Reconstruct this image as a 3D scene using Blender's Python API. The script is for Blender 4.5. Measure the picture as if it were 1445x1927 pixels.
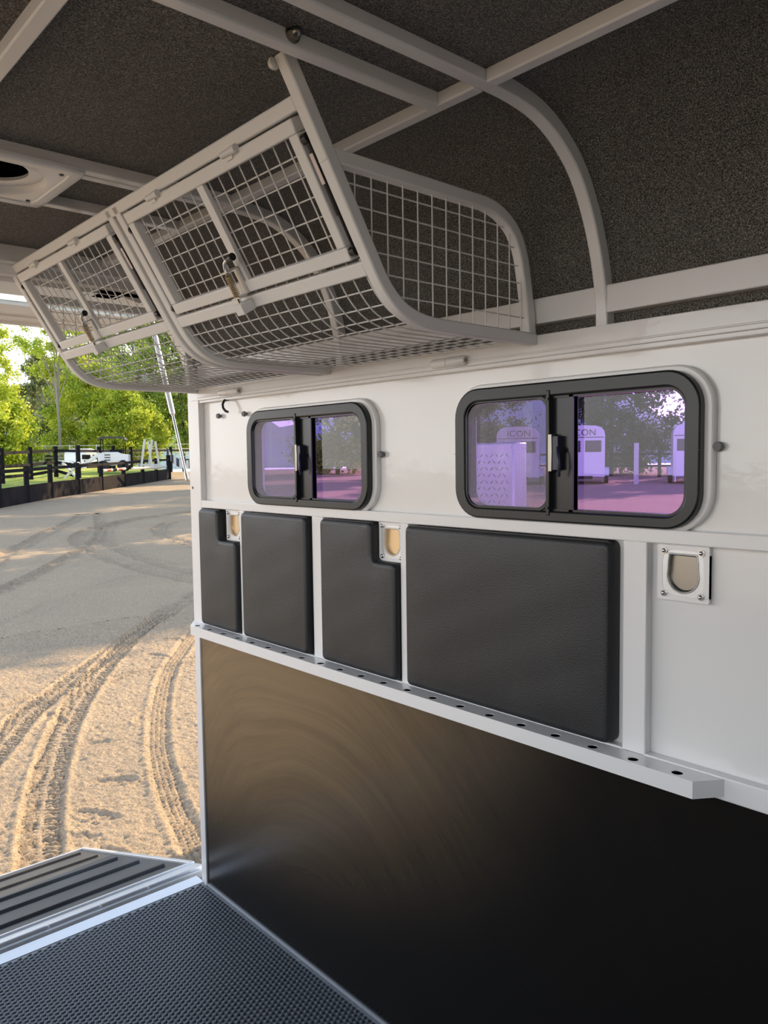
import bpy, math, random
import numpy as np
from mathutils import Vector, Matrix

for o in list(bpy.data.objects):
    bpy.data.objects.remove(o)
scene = bpy.context.scene
COL = scene.collection
rnd = random.Random(7)

# ------------------------------------------------------------------ camera
EYE = 1.552
cam = bpy.data.cameras.new('camera')
camo = bpy.data.objects.new('camera', cam)
COL.objects.link(camo)
yaw, pitch, roll = -0.843544, -0.0687851, -0.0134188
fw = Vector((math.sin(yaw)*math.cos(pitch), math.cos(yaw)*math.cos(pitch), math.sin(pitch)))
rt = Vector((math.cos(yaw), -math.sin(yaw), 0))
up = rt.cross(fw)
rt2 = rt*math.cos(roll)+up*math.sin(roll)
up2 = up*math.cos(roll)-rt*math.sin(roll)
R = Matrix((rt2, up2, -fw)).transposed()
camo.matrix_world = Matrix.Translation((0, 0, EYE)) @ R.to_4x4()
cam.sensor_fit = 'HORIZONTAL'
cam.sensor_width = 36
cam.lens = 1480.7/1445*36
cam.clip_start = 0.02
cam.clip_end = 2000
scene.camera = camo

# ------------------------------------------------------------------ world, sun, exposure
SUN_DIR = Vector((-0.12, 0.87, 0.46)).normalized()      # towards the sun
world = bpy.data.worlds.new('world')
scene.world = world
world.use_nodes = True
wt = world.node_tree
wt.nodes.clear()
wo = wt.nodes.new('ShaderNodeOutputWorld')
wb = wt.nodes.new('ShaderNodeBackground')
tcw = wt.nodes.new('ShaderNodeTexCoord')
sepw = wt.nodes.new('ShaderNodeSeparateXYZ')
wt.links.new(tcw.outputs['Generated'], sepw.inputs[0])
skr = wt.nodes.new('ShaderNodeValToRGB')                 # bright hazy horizon fading to a dimmer blue zenith
els = skr.color_ramp.elements
els[0].position = 0.0; els[0].color = (0.95, 0.93, 0.90, 1)
els[1].position = 1.0; els[1].color = (0.13, 0.17, 0.25, 1)
for p_, c_ in ((0.20, (0.92, 0.94, 0.97, 1)), (0.36, (0.50, 0.58, 0.70, 1)), (0.6, (0.20, 0.26, 0.36, 1))):
    e_ = els.new(p_); e_.color = c_
wt.links.new(sepw.outputs['Z'], skr.inputs[0])
wt.links.new(skr.outputs[0], wb.inputs[0])
wb.inputs[1].default_value = 2.9
wt.links.new(wb.outputs[0], wo.inputs[0])

sun = bpy.data.lights.new('sun', 'SUN')
sun.energy = 8.0
sun.color = (1.0, 0.74, 0.43)
sun.angle = math.radians(0.6)
suno = bpy.data.objects.new('sun', sun)
COL.objects.link(suno)
suno.rotation_euler = (-SUN_DIR).to_track_quat('-Z', 'Y').to_euler()

scene.view_settings.view_transform = 'Standard'
scene.view_settings.look = 'None'
scene.view_settings.exposure = 0.15
scene.view_settings.gamma = 1.0
scene.view_settings.use_curve_mapping = False
try:
    scene.cycles.max_bounces = 10
    scene.cycles.diffuse_bounces = 6
    scene.cycles.transparent_max_bounces = 24
    scene.cycles.sample_clamp_indirect = 8
except Exception:
    pass

# ------------------------------------------------------------------ material helpers
def mat(name, col, rough=0.5, metal=0.0, coat=0.0, spec=0.5, bump=None, vary=None, sheen=0.0):
    """bump = (scale, strength, distance[, detail]); vary = (scale, colour2[, lo, hi])"""
    m = bpy.data.materials.new(name)
    m.use_nodes = True
    nt = m.node_tree
    b = nt.nodes['Principled BSDF']
    b.inputs['Base Color'].default_value = (*col, 1)
    b.inputs['Roughness'].default_value = rough
    b.inputs['Metallic'].default_value = metal
    b.inputs['Coat Weight'].default_value = coat
    b.inputs['Coat Roughness'].default_value = 0.06
    b.inputs['Specular IOR Level'].default_value = spec
    b.inputs['Sheen Weight'].default_value = sheen
    tc = nt.nodes.new('ShaderNodeTexCoord')
    if vary:
        n = nt.nodes.new('ShaderNodeTexNoise')
        n.inputs['Scale'].default_value = vary[0]
        n.inputs['Detail'].default_value = 5
        nt.links.new(tc.outputs['Object'], n.inputs['Vector'])
        r = nt.nodes.new('ShaderNodeValToRGB')
        lo, hi = (vary[2], vary[3]) if len(vary) > 2 else (0.35, 0.65)
        r.color_ramp.elements[0].position = lo
        r.color_ramp.elements[1].position = hi
        r.color_ramp.elements[0].color = (*col, 1)
        r.color_ramp.elements[1].color = (*vary[1], 1)
        nt.links.new(n.outputs['Fac'], r.inputs[0])
        nt.links.new(r.outputs[0], b.inputs['Base Color'])
    if bump:
        n = nt.nodes.new('ShaderNodeTexNoise')
        n.inputs['Scale'].default_value = bump[0]
        n.inputs['Detail'].default_value = bump[3] if len(bump) > 3 else 3
        nt.links.new(tc.outputs['Object'], n.inputs['Vector'])
        bp = nt.nodes.new('ShaderNodeBump')
        bp.inputs['Strength'].default_value = bump[1]
        bp.inputs['Distance'].default_value = bump[2]
        nt.links.new(n.outputs['Fac'], bp.inputs['Height'])
        nt.links.new(bp.outputs[0], b.inputs['Normal'])
        if coat:
            nt.links.new(bp.outputs[0], b.inputs['Coat Normal'])
    return m

WHITE = mat('white_enamel', (0.80, 0.79, 0.78), 0.32, coat=0.5, bump=(55, 0.35, 0.0012))
SHEET = mat('white_sheet', (0.80, 0.79, 0.77), 0.22, coat=0.6, bump=(26, 0.35, 0.0016))
TUBEW = mat('white_tube', (0.78, 0.77, 0.75), 0.42, bump=(90, 0.25, 0.0008))
WIRE = mat('white_wire', (0.74, 0.73, 0.71), 0.4)
BLACKF = mat('black_window_frame', (0.010, 0.013, 0.013), 0.32)
BLACKG = mat('black_plastic', (0.008, 0.008, 0.009), 0.3)
RUBBERG = mat('grey_rubber_stop', (0.16, 0.16, 0.17), 0.6)
CHROME = mat('chrome', (0.75, 0.75, 0.76), 0.12, metal=1)
STEEL = mat('brushed_steel', (0.34, 0.32, 0.28), 0.32, metal=1, bump=(40, 0.1, 0.001))
GALV = mat('zinc_plate', (0.66, 0.67, 0.67), 0.38, metal=0.75, bump=(60, 0.1, 0.001))
BRASSY = mat('yellow_zinc', (0.55, 0.42, 0.24), 0.35, metal=0.9)
ALU = mat('aluminium', (0.72, 0.74, 0.77), 0.35, metal=0.55, bump=(120, 0.15, 0.0006))
VINYL = mat('black_vinyl', (0.013, 0.014, 0.016), 0.42, bump=(420, 0.55, 0.0012, 6), vary=(3, (0.020, 0.022, 0.024)))
RUBBER = mat('ramp_rubber', (0.045, 0.047, 0.050), 0.55, bump=(60, 0.4, 0.002), vary=(5, (0.085, 0.087, 0.088), 0.45, 0.8))
MATR = mat('stud_rubber', (0.060, 0.072, 0.086), 0.30, vary=(4, (0.085, 0.10, 0.115)))
PURPLEB = mat('dark_mullion', (0.006, 0.006, 0.010), 0.25)

def carpet_mat():
    m = mat('grey_carpet', (0.03, 0.03, 0.03), 0.95, spec=0.1, sheen=0.2)
    nt = m.node_tree
    b = nt.nodes['Principled BSDF']
    tc = nt.nodes.new('ShaderNodeTexCoord')
    n1 = nt.nodes.new('ShaderNodeTexNoise'); n1.inputs['Scale'].default_value = 520; n1.inputs['Detail'].default_value = 4
    n2 = nt.nodes.new('ShaderNodeTexNoise'); n2.inputs['Scale'].default_value = 7; n2.inputs['Detail'].default_value = 4
    mp = nt.nodes.new('ShaderNodeMapping'); mp.inputs['Scale'].default_value = (1, 0.8, 1)
    nt.links.new(tc.outputs['Object'], mp.inputs[0])
    nt.links.new(mp.outputs[0], n1.inputs['Vector'])
    nt.links.new(tc.outputs['Object'], n2.inputs['Vector'])
    r = nt.nodes.new('ShaderNodeValToRGB')
    e = r.color_ramp.elements
    e[0].position = 0.36; e[0].color = (0.018, 0.018, 0.018, 1)
    e[1].position = 0.68; e[1].color = (0.33, 0.315, 0.285, 1)
    k = e.new(0.52); k.color = (0.118, 0.113, 0.104, 1)
    nt.links.new(n1.outputs['Fac'], r.inputs[0])
    r2 = nt.nodes.new('ShaderNodeValToRGB')
    r2.color_ramp.elements[0].color = (0.82, 0.82, 0.82, 1); r2.color_ramp.elements[1].color = (1.15, 1.13, 1.10, 1)
    nt.links.new(n2.outputs['Fac'], r2.inputs[0])
    mx = nt.nodes.new('ShaderNodeMixRGB'); mx.blend_type = 'MULTIPLY'; mx.inputs[0].default_value = 1
    nt.links.new(r.outputs[0], mx.inputs[1]); nt.links.new(r2.outputs[0], mx.inputs[2])
    nt.links.new(mx.outputs[0], b.inputs['Base Color'])
    bp = nt.nodes.new('ShaderNodeBump'); bp.inputs['Strength'].default_value = 0.6; bp.inputs['Distance'].default_value = 0.003
    nt.links.new(n1.outputs['Fac'], bp.inputs['Height']); nt.links.new(bp.outputs[0], b.inputs['Normal'])
    return m
CARPET = carpet_mat()

def kick_mat():
    """glossy black lining sheet with wiped dust smears and a painted brown sand reflection"""
    m = mat('black_lining_sheet', (0.008, 0.008, 0.008), 0.3)
    nt = m.node_tree
    b = nt.nodes['Principled BSDF']
    tc = nt.nodes.new('ShaderNodeTexCoord')
    n0 = nt.nodes.new('ShaderNodeTexNoise'); n0.inputs['Scale'].default_value = 1.6; n0.inputs['Detail'].default_value = 1
    nt.links.new(tc.outputs['Object'], n0.inputs['Vector'])
    # curved wipe marks: rings around a point, warped by noise
    sub = nt.nodes.new('ShaderNodeVectorMath'); sub.operation = 'SUBTRACT'; sub.inputs[1].default_value = (-1.80, 1.35, 0.02)
    nt.links.new(tc.outputs['Object'], sub.inputs[0])
    ln = nt.nodes.new('ShaderNodeVectorMath'); ln.operation = 'LENGTH'
    nt.links.new(sub.outputs[0], ln.inputs[0])
    ad = nt.nodes.new('ShaderNodeMath'); ad.operation = 'MULTIPLY_ADD'; ad.inputs[1].default_value = 0.16
    nt.links.new(n0.outputs['Fac'], ad.inputs[0]); nt.links.new(ln.outputs['Value'], ad.inputs[2])
    cmb = nt.nodes.new('ShaderNodeCombineXYZ')
    nt.links.new(ad.outputs[0], cmb.inputs[0])
    n1 = nt.nodes.new('ShaderNodeTexNoise'); n1.inputs['Scale'].default_value = 26; n1.inputs['Detail'].default_value = 8; n1.inputs['Roughness'].default_value = 0.78
    sm = nt.nodes.new('ShaderNodeVectorMath'); sm.operation = 'SCALE'; sm.inputs['Scale'].default_value = 0.16
    nt.links.new(tc.outputs['Object'], sm.inputs[0])
    a2 = nt.nodes.new('ShaderNodeVectorMath'); a2.operation = 'ADD'
    nt.links.new(cmb.outputs[0], a2.inputs[0]); nt.links.new(sm.outputs[0], a2.inputs[1])
    nt.links.new(a2.outputs[0], n1.inputs['Vector'])
    # painted-in reflection of sunlit sand over the dust, strongest by the rear opening
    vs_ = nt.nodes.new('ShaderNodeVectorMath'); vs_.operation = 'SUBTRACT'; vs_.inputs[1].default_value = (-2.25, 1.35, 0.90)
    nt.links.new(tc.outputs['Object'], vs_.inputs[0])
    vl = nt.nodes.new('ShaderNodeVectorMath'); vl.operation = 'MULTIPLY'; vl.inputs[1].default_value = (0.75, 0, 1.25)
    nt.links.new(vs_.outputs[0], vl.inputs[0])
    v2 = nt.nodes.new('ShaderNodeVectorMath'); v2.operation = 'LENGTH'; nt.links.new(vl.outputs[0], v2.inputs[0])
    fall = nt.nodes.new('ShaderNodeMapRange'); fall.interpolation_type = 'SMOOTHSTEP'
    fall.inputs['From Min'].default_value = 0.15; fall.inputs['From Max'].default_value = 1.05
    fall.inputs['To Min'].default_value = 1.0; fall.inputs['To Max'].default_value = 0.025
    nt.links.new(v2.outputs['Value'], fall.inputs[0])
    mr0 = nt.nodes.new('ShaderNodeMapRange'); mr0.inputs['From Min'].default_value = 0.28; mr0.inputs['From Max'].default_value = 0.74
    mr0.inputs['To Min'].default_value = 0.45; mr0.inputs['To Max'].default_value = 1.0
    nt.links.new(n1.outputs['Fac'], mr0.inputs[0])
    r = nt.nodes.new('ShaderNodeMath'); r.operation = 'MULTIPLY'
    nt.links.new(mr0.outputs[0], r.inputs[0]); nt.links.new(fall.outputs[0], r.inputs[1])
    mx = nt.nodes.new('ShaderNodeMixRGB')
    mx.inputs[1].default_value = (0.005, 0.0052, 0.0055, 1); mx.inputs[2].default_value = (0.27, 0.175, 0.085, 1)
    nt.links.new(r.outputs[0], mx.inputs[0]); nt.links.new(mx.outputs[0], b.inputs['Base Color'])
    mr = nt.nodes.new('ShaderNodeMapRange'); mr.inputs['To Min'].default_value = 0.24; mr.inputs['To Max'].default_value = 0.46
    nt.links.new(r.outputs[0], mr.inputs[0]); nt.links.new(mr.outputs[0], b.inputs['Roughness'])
    return m
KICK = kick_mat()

def glass_mat(name, tint, refl=1.0):
    m = bpy.data.materials.new(name); m.use_nodes = True
    nt = m.node_tree; nt.nodes.clear()
    o = nt.nodes.new('ShaderNodeOutputMaterial'); t = nt.nodes.new('ShaderNodeBsdfTransparent'); g = nt.nodes.new('ShaderNodeBsdfGlossy')
    t.inputs[0].default_value = (*tint, 1); g.inputs['Roughness'].default_value = 0.01; g.inputs[0].default_value = (refl, refl, refl, 1)
    f = nt.nodes.new('ShaderNodeFresnel'); f.inputs[0].default_value = 1.5
    x = nt.nodes.new('ShaderNodeMixShader')
    gm = nt.nodes.new('ShaderNodeNewGeometry'); iv = nt.nodes.new('ShaderNodeMath'); iv.operation = 'SUBTRACT'; iv.inputs[0].default_value = 1.0
    ml = nt.nodes.new('ShaderNodeMath'); ml.operation = 'MULTIPLY'
    nt.links.new(gm.outputs['Backfacing'], iv.inputs[1]); nt.links.new(iv.outputs[0], ml.inputs[0]); nt.links.new(f.outputs[0], ml.inputs[1])
    nt.links.new(ml.outputs[0], x.inputs[0]); nt.links.new(t.outputs[0], x.inputs[1]); nt.links.new(g.outputs[0], x.inputs[2])
    nt.links.new(x.outputs[0], o.inputs[0])
    return m
PGLASS = glass_mat('purple_tinted_glass', (0.70, 0.56, 0.96))
CGLASS = glass_mat('clear_acrylic', (0.90, 0.92, 0.87))

def screen_mat():
    m = bpy.data.materials.new('fly_screen_weave'); m.use_nodes = True
    nt = m.node_tree; b = nt.nodes['Principled BSDF']
    b.inputs['Base Color'].default_value = (0.30, 0.30, 0.31, 1); b.inputs['Roughness'].default_value = 0.6
    tc = nt.nodes.new('ShaderNodeTexCoord')
    sp = nt.nodes.new('ShaderNodeSeparateXYZ'); nt.links.new(tc.outputs['Object'], sp.inputs[0])
    outs = []
    for ax in ('X', 'Z'):
        a = nt.nodes.new('ShaderNodeMath'); a.operation = 'MULTIPLY'; a.inputs[1].default_value = 1/0.0020
        nt.links.new(sp.outputs[ax], a.inputs[0])
        fr = nt.nodes.new('ShaderNodeMath'); fr.operation = 'FRACT'; nt.links.new(a.outputs[0], fr.inputs[0])
        l = nt.nodes.new('ShaderNodeMath'); l.operation = 'LESS_THAN'; l.inputs[1].default_value = 0.23
        nt.links.new(fr.outputs[0], l.inputs[0]); outs.append(l)
    mx = nt.nodes.new('ShaderNodeMath'); mx.operation = 'MAXIMUM'
    nt.links.new(outs[0].outputs[0], mx.inputs[0]); nt.links.new(outs[1].outputs[0], mx.inputs[1])
    nt.links.new(mx.outputs[0], b.inputs['Alpha'])
    return m
SCREEN = screen_mat()

def sand_mat():
    m = mat('raked_sand', (0.5, 0.38, 0.25), 0.95, spec=0.15)
    nt = m.node_tree; b = nt.nodes['Principled BSDF']
    tc = nt.nodes.new('ShaderNodeTexCoord')
    def noise(s, d, w=0.5):
        n = nt.nodes.new('ShaderNodeTexNoise'); n.inputs['Scale'].default_value = s; n.inputs['Detail'].default_value = d
        n.inputs['Roughness'].default_value = w
        nt.links.new(tc.outputs['Object'], n.inputs['Vector']); return n
    n1 = noise(60, 6, 0.65); n2 = noise(0.8, 5); n3 = noise(14, 3)
    r = nt.nodes.new('ShaderNodeValToRGB')
    e = r.color_ramp.elements
    e[0].position = 0.30; e[0].color = (0.30, 0.23, 0.165, 1); e[1].position = 0.72; e[1].color = (0.62, 0.51, 0.38, 1)
    nt.links.new(n1.outputs['Fac'], r.inputs[0])
    r2 = nt.nodes.new('ShaderNodeValToRGB')
    r2.color_ramp.elements[0].color = (0.86, 0.87, 0.88, 1); r2.color_ramp.elements[1].color = (1.10, 1.06, 1.0, 1)
    nt.links.new(n2.outputs['Fac'], r2.inputs[0])
    mx = nt.nodes.new('ShaderNodeMixRGB'); mx.blend_type = 'MULTIPLY'; mx.inputs[0].default_value = 1
    nt.links.new(r.outputs[0], mx.inputs[1]); nt.links.new(r2.outputs[0], mx.inputs[2])
    nt.links.new(mx.outputs[0], b.inputs['Base Color'])
    ma = nt.nodes.new('ShaderNodeMath'); ma.operation = 'MULTIPLY_ADD'; ma.inputs[1].default_value = 0.5
    nt.links.new(n3.outputs['Fac'], ma.inputs[0]); nt.links.new(n1.outputs['Fac'], ma.inputs[2])
    bp = nt.nodes.new('ShaderNodeBump'); bp.inputs['Strength'].default_value = 0.75; bp.inputs['Distance'].default_value = 0.02
    nt.links.new(ma.outputs[0], bp.inputs['Height']); nt.links.new(bp.outputs[0], b.inputs['Normal'])
    return m
SAND = sand_mat()
GRASS = mat('paddock_grass', (0.24, 0.36, 0.04), 0.9, bump=(25, 0.9, 0.08), vary=(0.6, (0.55, 0.60, 0.12)))
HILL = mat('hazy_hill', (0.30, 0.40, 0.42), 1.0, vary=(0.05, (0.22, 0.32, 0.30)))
TARRED = mat('tarred_timber', (0.012, 0.012, 0.016), 0.8, spec=0.12, bump=(20, 0.4, 0.01))
PANELB = mat('black_kerb_board', (0.010, 0.008, 0.011), 0.8, spec=0.12, bump=(6, 0.3, 0.01), vary=(2, (0.022, 0.018, 0.022)))
WOODW = mat('weathered_white_timber', (0.62, 0.64, 0.62), 0.7, bump=(15, 0.3, 0.01))
BARK = mat('bark', (0.07, 0.055, 0.045), 0.9, bump=(12, 0.8, 0.03))
BARKP = mat('pale_bark', (0.30, 0.27, 0.24), 0.9, bump=(12, 0.5, 0.02))
TRAILERW = mat('white_trailer_paint', (0.74, 0.75, 0.80), 0.3, coat=0.3)
DARKG = mat('dark_window_glass', (0.010, 0.011, 0.014), 0.08)
TYRE = mat('tyre_rubber', (0.014, 0.014, 0.014), 0.7)
CANVAS = mat('dark_canopy', (0.035, 0.038, 0.042), 0.5)
RED = mat('red_paint', (0.50, 0.04, 0.03), 0.4)
INK = mat('black_ink', (0.01, 0.01, 0.01), 0.4)
VOID = mat('matt_black', (0.002, 0.002, 0.002), 1.0, spec=0.0)
PINKL = mat('pale_sticker', (0.75, 0.62, 0.60), 0.5)

def leaf_mat(name, c1, c2, trans):
    m = bpy.data.materials.new(name); m.use_nodes = True
    nt = m.node_tree; nt.nodes.clear()
    o = nt.nodes.new('ShaderNodeOutputMaterial')
    d = nt.nodes.new('ShaderNodeBsdfDiffuse'); t = nt.nodes.new('ShaderNodeBsdfTranslucent')
    g = nt.nodes.new('ShaderNodeBsdfGlossy'); g.inputs['Roughness'].default_value = 0.45
    g.inputs[0].default_value = (0.8, 0.8, 0.8, 1)
    x = nt.nodes.new('ShaderNodeMixShader'); x.inputs[0].default_value = trans
    x2 = nt.nodes.new('ShaderNodeMixShader'); x2.inputs[0].default_value = 0.05
    tc = nt.nodes.new('ShaderNodeTexCoord')
    n = nt.nodes.new('ShaderNodeTexNoise'); n.inputs['Scale'].default_value = 0.9; n.inputs['Detail'].default_value = 6; n.inputs['Roughness'].default_value = 0.7
    r = nt.nodes.new('ShaderNodeValToRGB')
    r.color_ramp.elements[0].position = 0.36; r.color_ramp.elements[1].position = 0.64
    r.color_ramp.elements[0].color = (*c1, 1); r.color_ramp.elements[1].color = (*c2, 1)
    nt.links.new(tc.outputs['Object'], n.inputs['Vector']); nt.links.new(n.outputs['Fac'], r.inputs[0])
    nt.links.new(r.outputs[0], d.inputs[0]); nt.links.new(r.outputs[0], t.inputs[0])
    nt.links.new(d.outputs[0], x.inputs[1]); nt.links.new(t.outputs[0], x.inputs[2])
    nt.links.new(x.outputs[0], x2.inputs[1]); nt.links.new(g.outputs[0], x2.inputs[2])
    nt.links.new(x2.outputs[0], o.inputs[0])
    return m
LEAFY = leaf_mat('yellow_green_leaves', (0.26, 0.40, 0.03), (0.68, 0.72, 0.08), 0.5)
LEAFM = leaf_mat('mid_green_leaves', (0.11, 0.22, 0.03), (0.42, 0.52, 0.07), 0.45)
LEAFG = leaf_mat('grey_green_leaves', (0.16, 0.20, 0.09), (0.34, 0.37, 0.16), 0.4)
LEAFD = leaf_mat('dark_green_leaves', (0.03, 0.06, 0.02), (0.12, 0.17, 0.05), 0.35)

# ------------------------------------------------------------------ mesh helpers
class MB:
    def __init__(s): s.v = []; s.f = []
    def add(s, vs, fs):
        k = len(s.v); s.v += [tuple(p) for p in vs]; s.f += [tuple(i+k for i in q) for q in fs]; return s
    def box(s, x0, x1, y0, y1, z0, z1):
        vs = [(x0,y0,z0),(x1,y0,z0),(x1,y1,z0),(x0,y1,z0),(x0,y0,z1),(x1,y0,z1),(x1,y1,z1),(x0,y1,z1)]
        return s.add(vs, [(0,3,2,1),(4,5,6,7),(0,1,5,4),(1,2,6,5),(2,3,7,6),(3,0,4,7)])
    def hexa(s, vs):
        return s.add(vs, [(0,3,2,1),(4,5,6,7),(0,1,5,4),(1,2,6,5),(2,3,7,6),(3,0,4,7)])
    def beam(s, a, b, w, h, upv=(0,0,1)):
        a = Vector(a); b = Vector(b); d = (b-a).normalized(); u = Vector(upv)
        if abs(d.dot(u)) > 0.98: u = Vector((1,0,0))
        r = d.cross(u).normalized()*w/2; q = r.cross(d).normalized()*h/2
        return s.hexa([a-r-q, a+r-q, b+r-q, b-r-q, a-r+q, a+r+q, b+r+q, b-r+q])
    def tube(s, pts, r, n=8, cap=True):
        pts = [Vector(p) for p in pts]; k0 = len(s.v); prev = None
        for i, p in enumerate(pts):
            t = (pts[min(i+1, len(pts)-1)]-pts[max(i-1, 0)])
            t = t.normalized() if t.length > 1e-9 else Vector((0,0,1))
            if prev is None:
                a = Vector((0,0,1)) if abs(t.z) < 0.9 else Vector((1,0,0))
                u = t.cross(a).normalized()
            else:
                u = (prev-t*prev.dot(t)).normalized()
            prev = u; w = t.cross(u)
            rr = r[i] if isinstance(r, (list, tuple)) else r
            for j in range(n):
                c = 2*math.pi*j/n
                s.v.append(tuple(p+u*math.cos(c)*rr+w*math.sin(c)*rr))
        for i in range(len(pts)-1):
            for j in range(n):
                a = k0+i*n+j; b = k0+i*n+(j+1) % n
                s.f.append((a, b, b+n, a+n))
        if cap:
            s.f.append(tuple(k0+j for j in range(n))[::-1])
            e = k0+(len(pts)-1)*n
            s.f.append(tuple(e+j for j in range(n)))
        return s
    def band(s, outer, inner, x0, x1):
        """solid strip between two polylines in the YZ plane, from x0 to x1"""
        n = len(outer); vs = []
        for (a, b) in zip(outer, inner):
            vs += [(x0, a[0], a[1]), (x1, a[0], a[1]), (x1, b[0], b[1]), (x0, b[0], b[1])]
        fs = []
        for i in range(n-1):
            k = i*4
            for j in range(4):
                fs.append((k+j, k+(j+1) % 4, k+4+(j+1) % 4, k+4+j))
        fs += [(3,2,1,0), tuple((n-1)*4+j for j in range(4))]
        return s.add(vs, fs)
    def prism(s, pts, axis, a, b):
        """extrude 2D polygon along axis: 'x' uses (y,z), 'y' uses (x,z), 'z' uses (x,y)"""
        def P(q, t):
            return {'x': (t, q[0], q[1]), 'y': (q[0], t, q[1]), 'z': (q[0], q[1], t)}[axis]
        n = len(pts)
        vs = [P(q, a) for q in pts]+[P(q, b) for q in pts]
        fs = [tuple(range(n)), tuple(range(n, 2*n))[::-1]]+[(i, i+n, (i+1) % n+n, (i+1) % n) for i in range(n)]
        return s.add(vs, fs)
    def ring(s, outer, inner, y0, y1):
        """closed frame between two loops of (x,z), from y0 (front) to y1"""
        n = len(outer); vs = []
        for (a, b) in zip(outer, inner):
            vs += [(a[0], y0, a[1]), (a[0], y1, a[1]), (b[0], y1, b[1]), (b[0], y0, b[1])]
        fs = []
        for i in range(n):
            k = i*4; m = ((i+1) % n)*4
            for j in range(4):
                fs.append((k+j, k+(j+1) % 4, m+(j+1) % 4, m+j))
        return s.add(vs, fs)
    def disc(s, c, axis, r, h, n=16, r2=None):
        c = Vector(c); a = Vector(axis).normalized()
        return s.tube([c, c+a*h], [r, r if r2 is None else r2], n)
    def dome(s, c, axis, r, n=12):
        c = Vector(c); a = Vector(axis).normalized()
        pts = [c, c+a*r*0.4, c+a*r*0.75, c+a*r*0.97]
        return s.tube(pts, [r, r*0.92, r*0.66, r*0.12], n)
    def build(s, name, m, parent=None, bevel=0.0, smooth=False, kind=None, seg=2):
        me = bpy.data.meshes.new(name)
        me.from_pydata(s.v, [], s.f)
        me.materials.append(m)
        me.validate()
        import bmesh
        bm = bmesh.new(); bm.from_mesh(me); bmesh.ops.recalc_face_normals(bm, faces=bm.faces); bm.to_mesh(me); bm.free()
        if smooth:
            for p in me.polygons: p.use_smooth = True
            try: me.set_sharp_from_angle(angle=math.radians(40))
            except Exception: pass
        o = bpy.data.objects.new(name, me)
        COL.objects.link(o)
        if bevel:
            b = o.modifiers.new('bevel', 'BEVEL'); b.width = bevel; b.segments = seg; b.limit_method = 'ANGLE'; b.angle_limit = math.radians(35)
            b.harden_normals = False
            if not smooth:
                for p in me.polygons: p.use_smooth = True
                try: me.set_sharp_from_angle(angle=math.radians(35))
                except Exception: pass
        if parent is not None:
            o.parent = parent
            o.matrix_parent_inverse = Matrix.Identity(4)
        if kind: o['kind'] = kind
        return o

def tag(o, label, cat, group=None, kind=None):
    o['label'] = label; o['category'] = cat
    if group: o['group'] = group
    if kind: o['kind'] = kind
    return o
def empty(name, label=None, cat=None, loc=(0,0,0), rz=0, group=None):
    o = bpy.data.objects.new(name, None); COL.objects.link(o); o.location = loc; o.rotation_euler = (0,0,rz)
    o.empty_display_size = 0.1
    if label: tag(o, label, cat, group)
    return o
def copy_tree(o, parent=None):
    c = o.copy(); COL.objects.link(c); c.parent = parent
    for ch in list(o.children): copy_tree(ch, c)
    return c
def np_mesh(name, V, F, m, parent=None, smooth=False, kind=None):
    """quads only, numpy arrays"""
    me = bpy.data.meshes.new(name)
    me.vertices.add(len(V)); me.vertices.foreach_set('co', np.asarray(V, dtype=np.float32).ravel())
    F = np.asarray(F, dtype=np.int32); k = F.shape[1]
    me.loops.add(F.size); me.loops.foreach_set('vertex_index', F.ravel())
    me.polygons.add(len(F)); me.polygons.foreach_set('loop_start', np.arange(0, F.size, k, dtype=np.int32))
    try: me.polygons.foreach_set('loop_total', np.full(len(F), k, dtype=np.int32))
    except Exception: pass
    if smooth: me.polygons.foreach_set('use_smooth', np.ones(len(F), dtype=bool))
    me.update(calc_edges=True); me.materials.append(m)
    o = bpy.data.objects.new(name, me); COL.objects.link(o)
    if parent is not None: o.parent = parent
    if kind: o['kind'] = kind
    return o
def rrect(x0, x1, z0, z1, r, n=8):
    out = []
    for cx, cz, a0 in ((x1-r, z1-r, 0), (x0+r, z1-r, 90), (x0+r, z0+r, 180), (x1-r, z0+r, 270)):
        for i in range(n+1):
            a = math.radians(a0+90*i/n); out.append((cx+r*math.cos(a), cz+r*math.sin(a)))
    return out
def offset(pl, d):
    """offset an open YZ polyline to its left by d"""
    out = []
    for i, p in enumerate(pl):
        a = Vector(pl[max(i-1, 0)]); b = Vector(pl[min(i+1, len(pl)-1)])
        t = (b-a).normalized(); out.append((p[0]-t.y*d, p[1]+t.x*d))
    return out

def smooth_line(pl, k=4):
    out = []
    for i in range(len(pl)-1):
        p0, p1, p2, p3 = (Vector(pl[max(i-1, 0)]), Vector(pl[i]), Vector(pl[i+1]), Vector(pl[min(i+2, len(pl)-1)]))
        for j in range(k):
            t = j/k
            q = 0.5*((2*p1)+(p2-p0)*t+(2*p0-5*p1+4*p2-p3)*t*t+(3*p1-p0-3*p2+p3)*t**3)
            out.append((q.x, q.y))
    out.append(tuple(pl[-1])); return out
YW = 1.35        # inner face of the wall frame
ZC = 2.172       # ceiling lining
XR = -2.52       # rear end of the wall
XF = 1.6         # front bulkhead

# ------------------------------------------------------------------ shell of the trailer
MB().box(-2.56, XF, -0.60, 1.43, -0.10, -0.002).build('floor', ALU, kind='structure')
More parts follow.
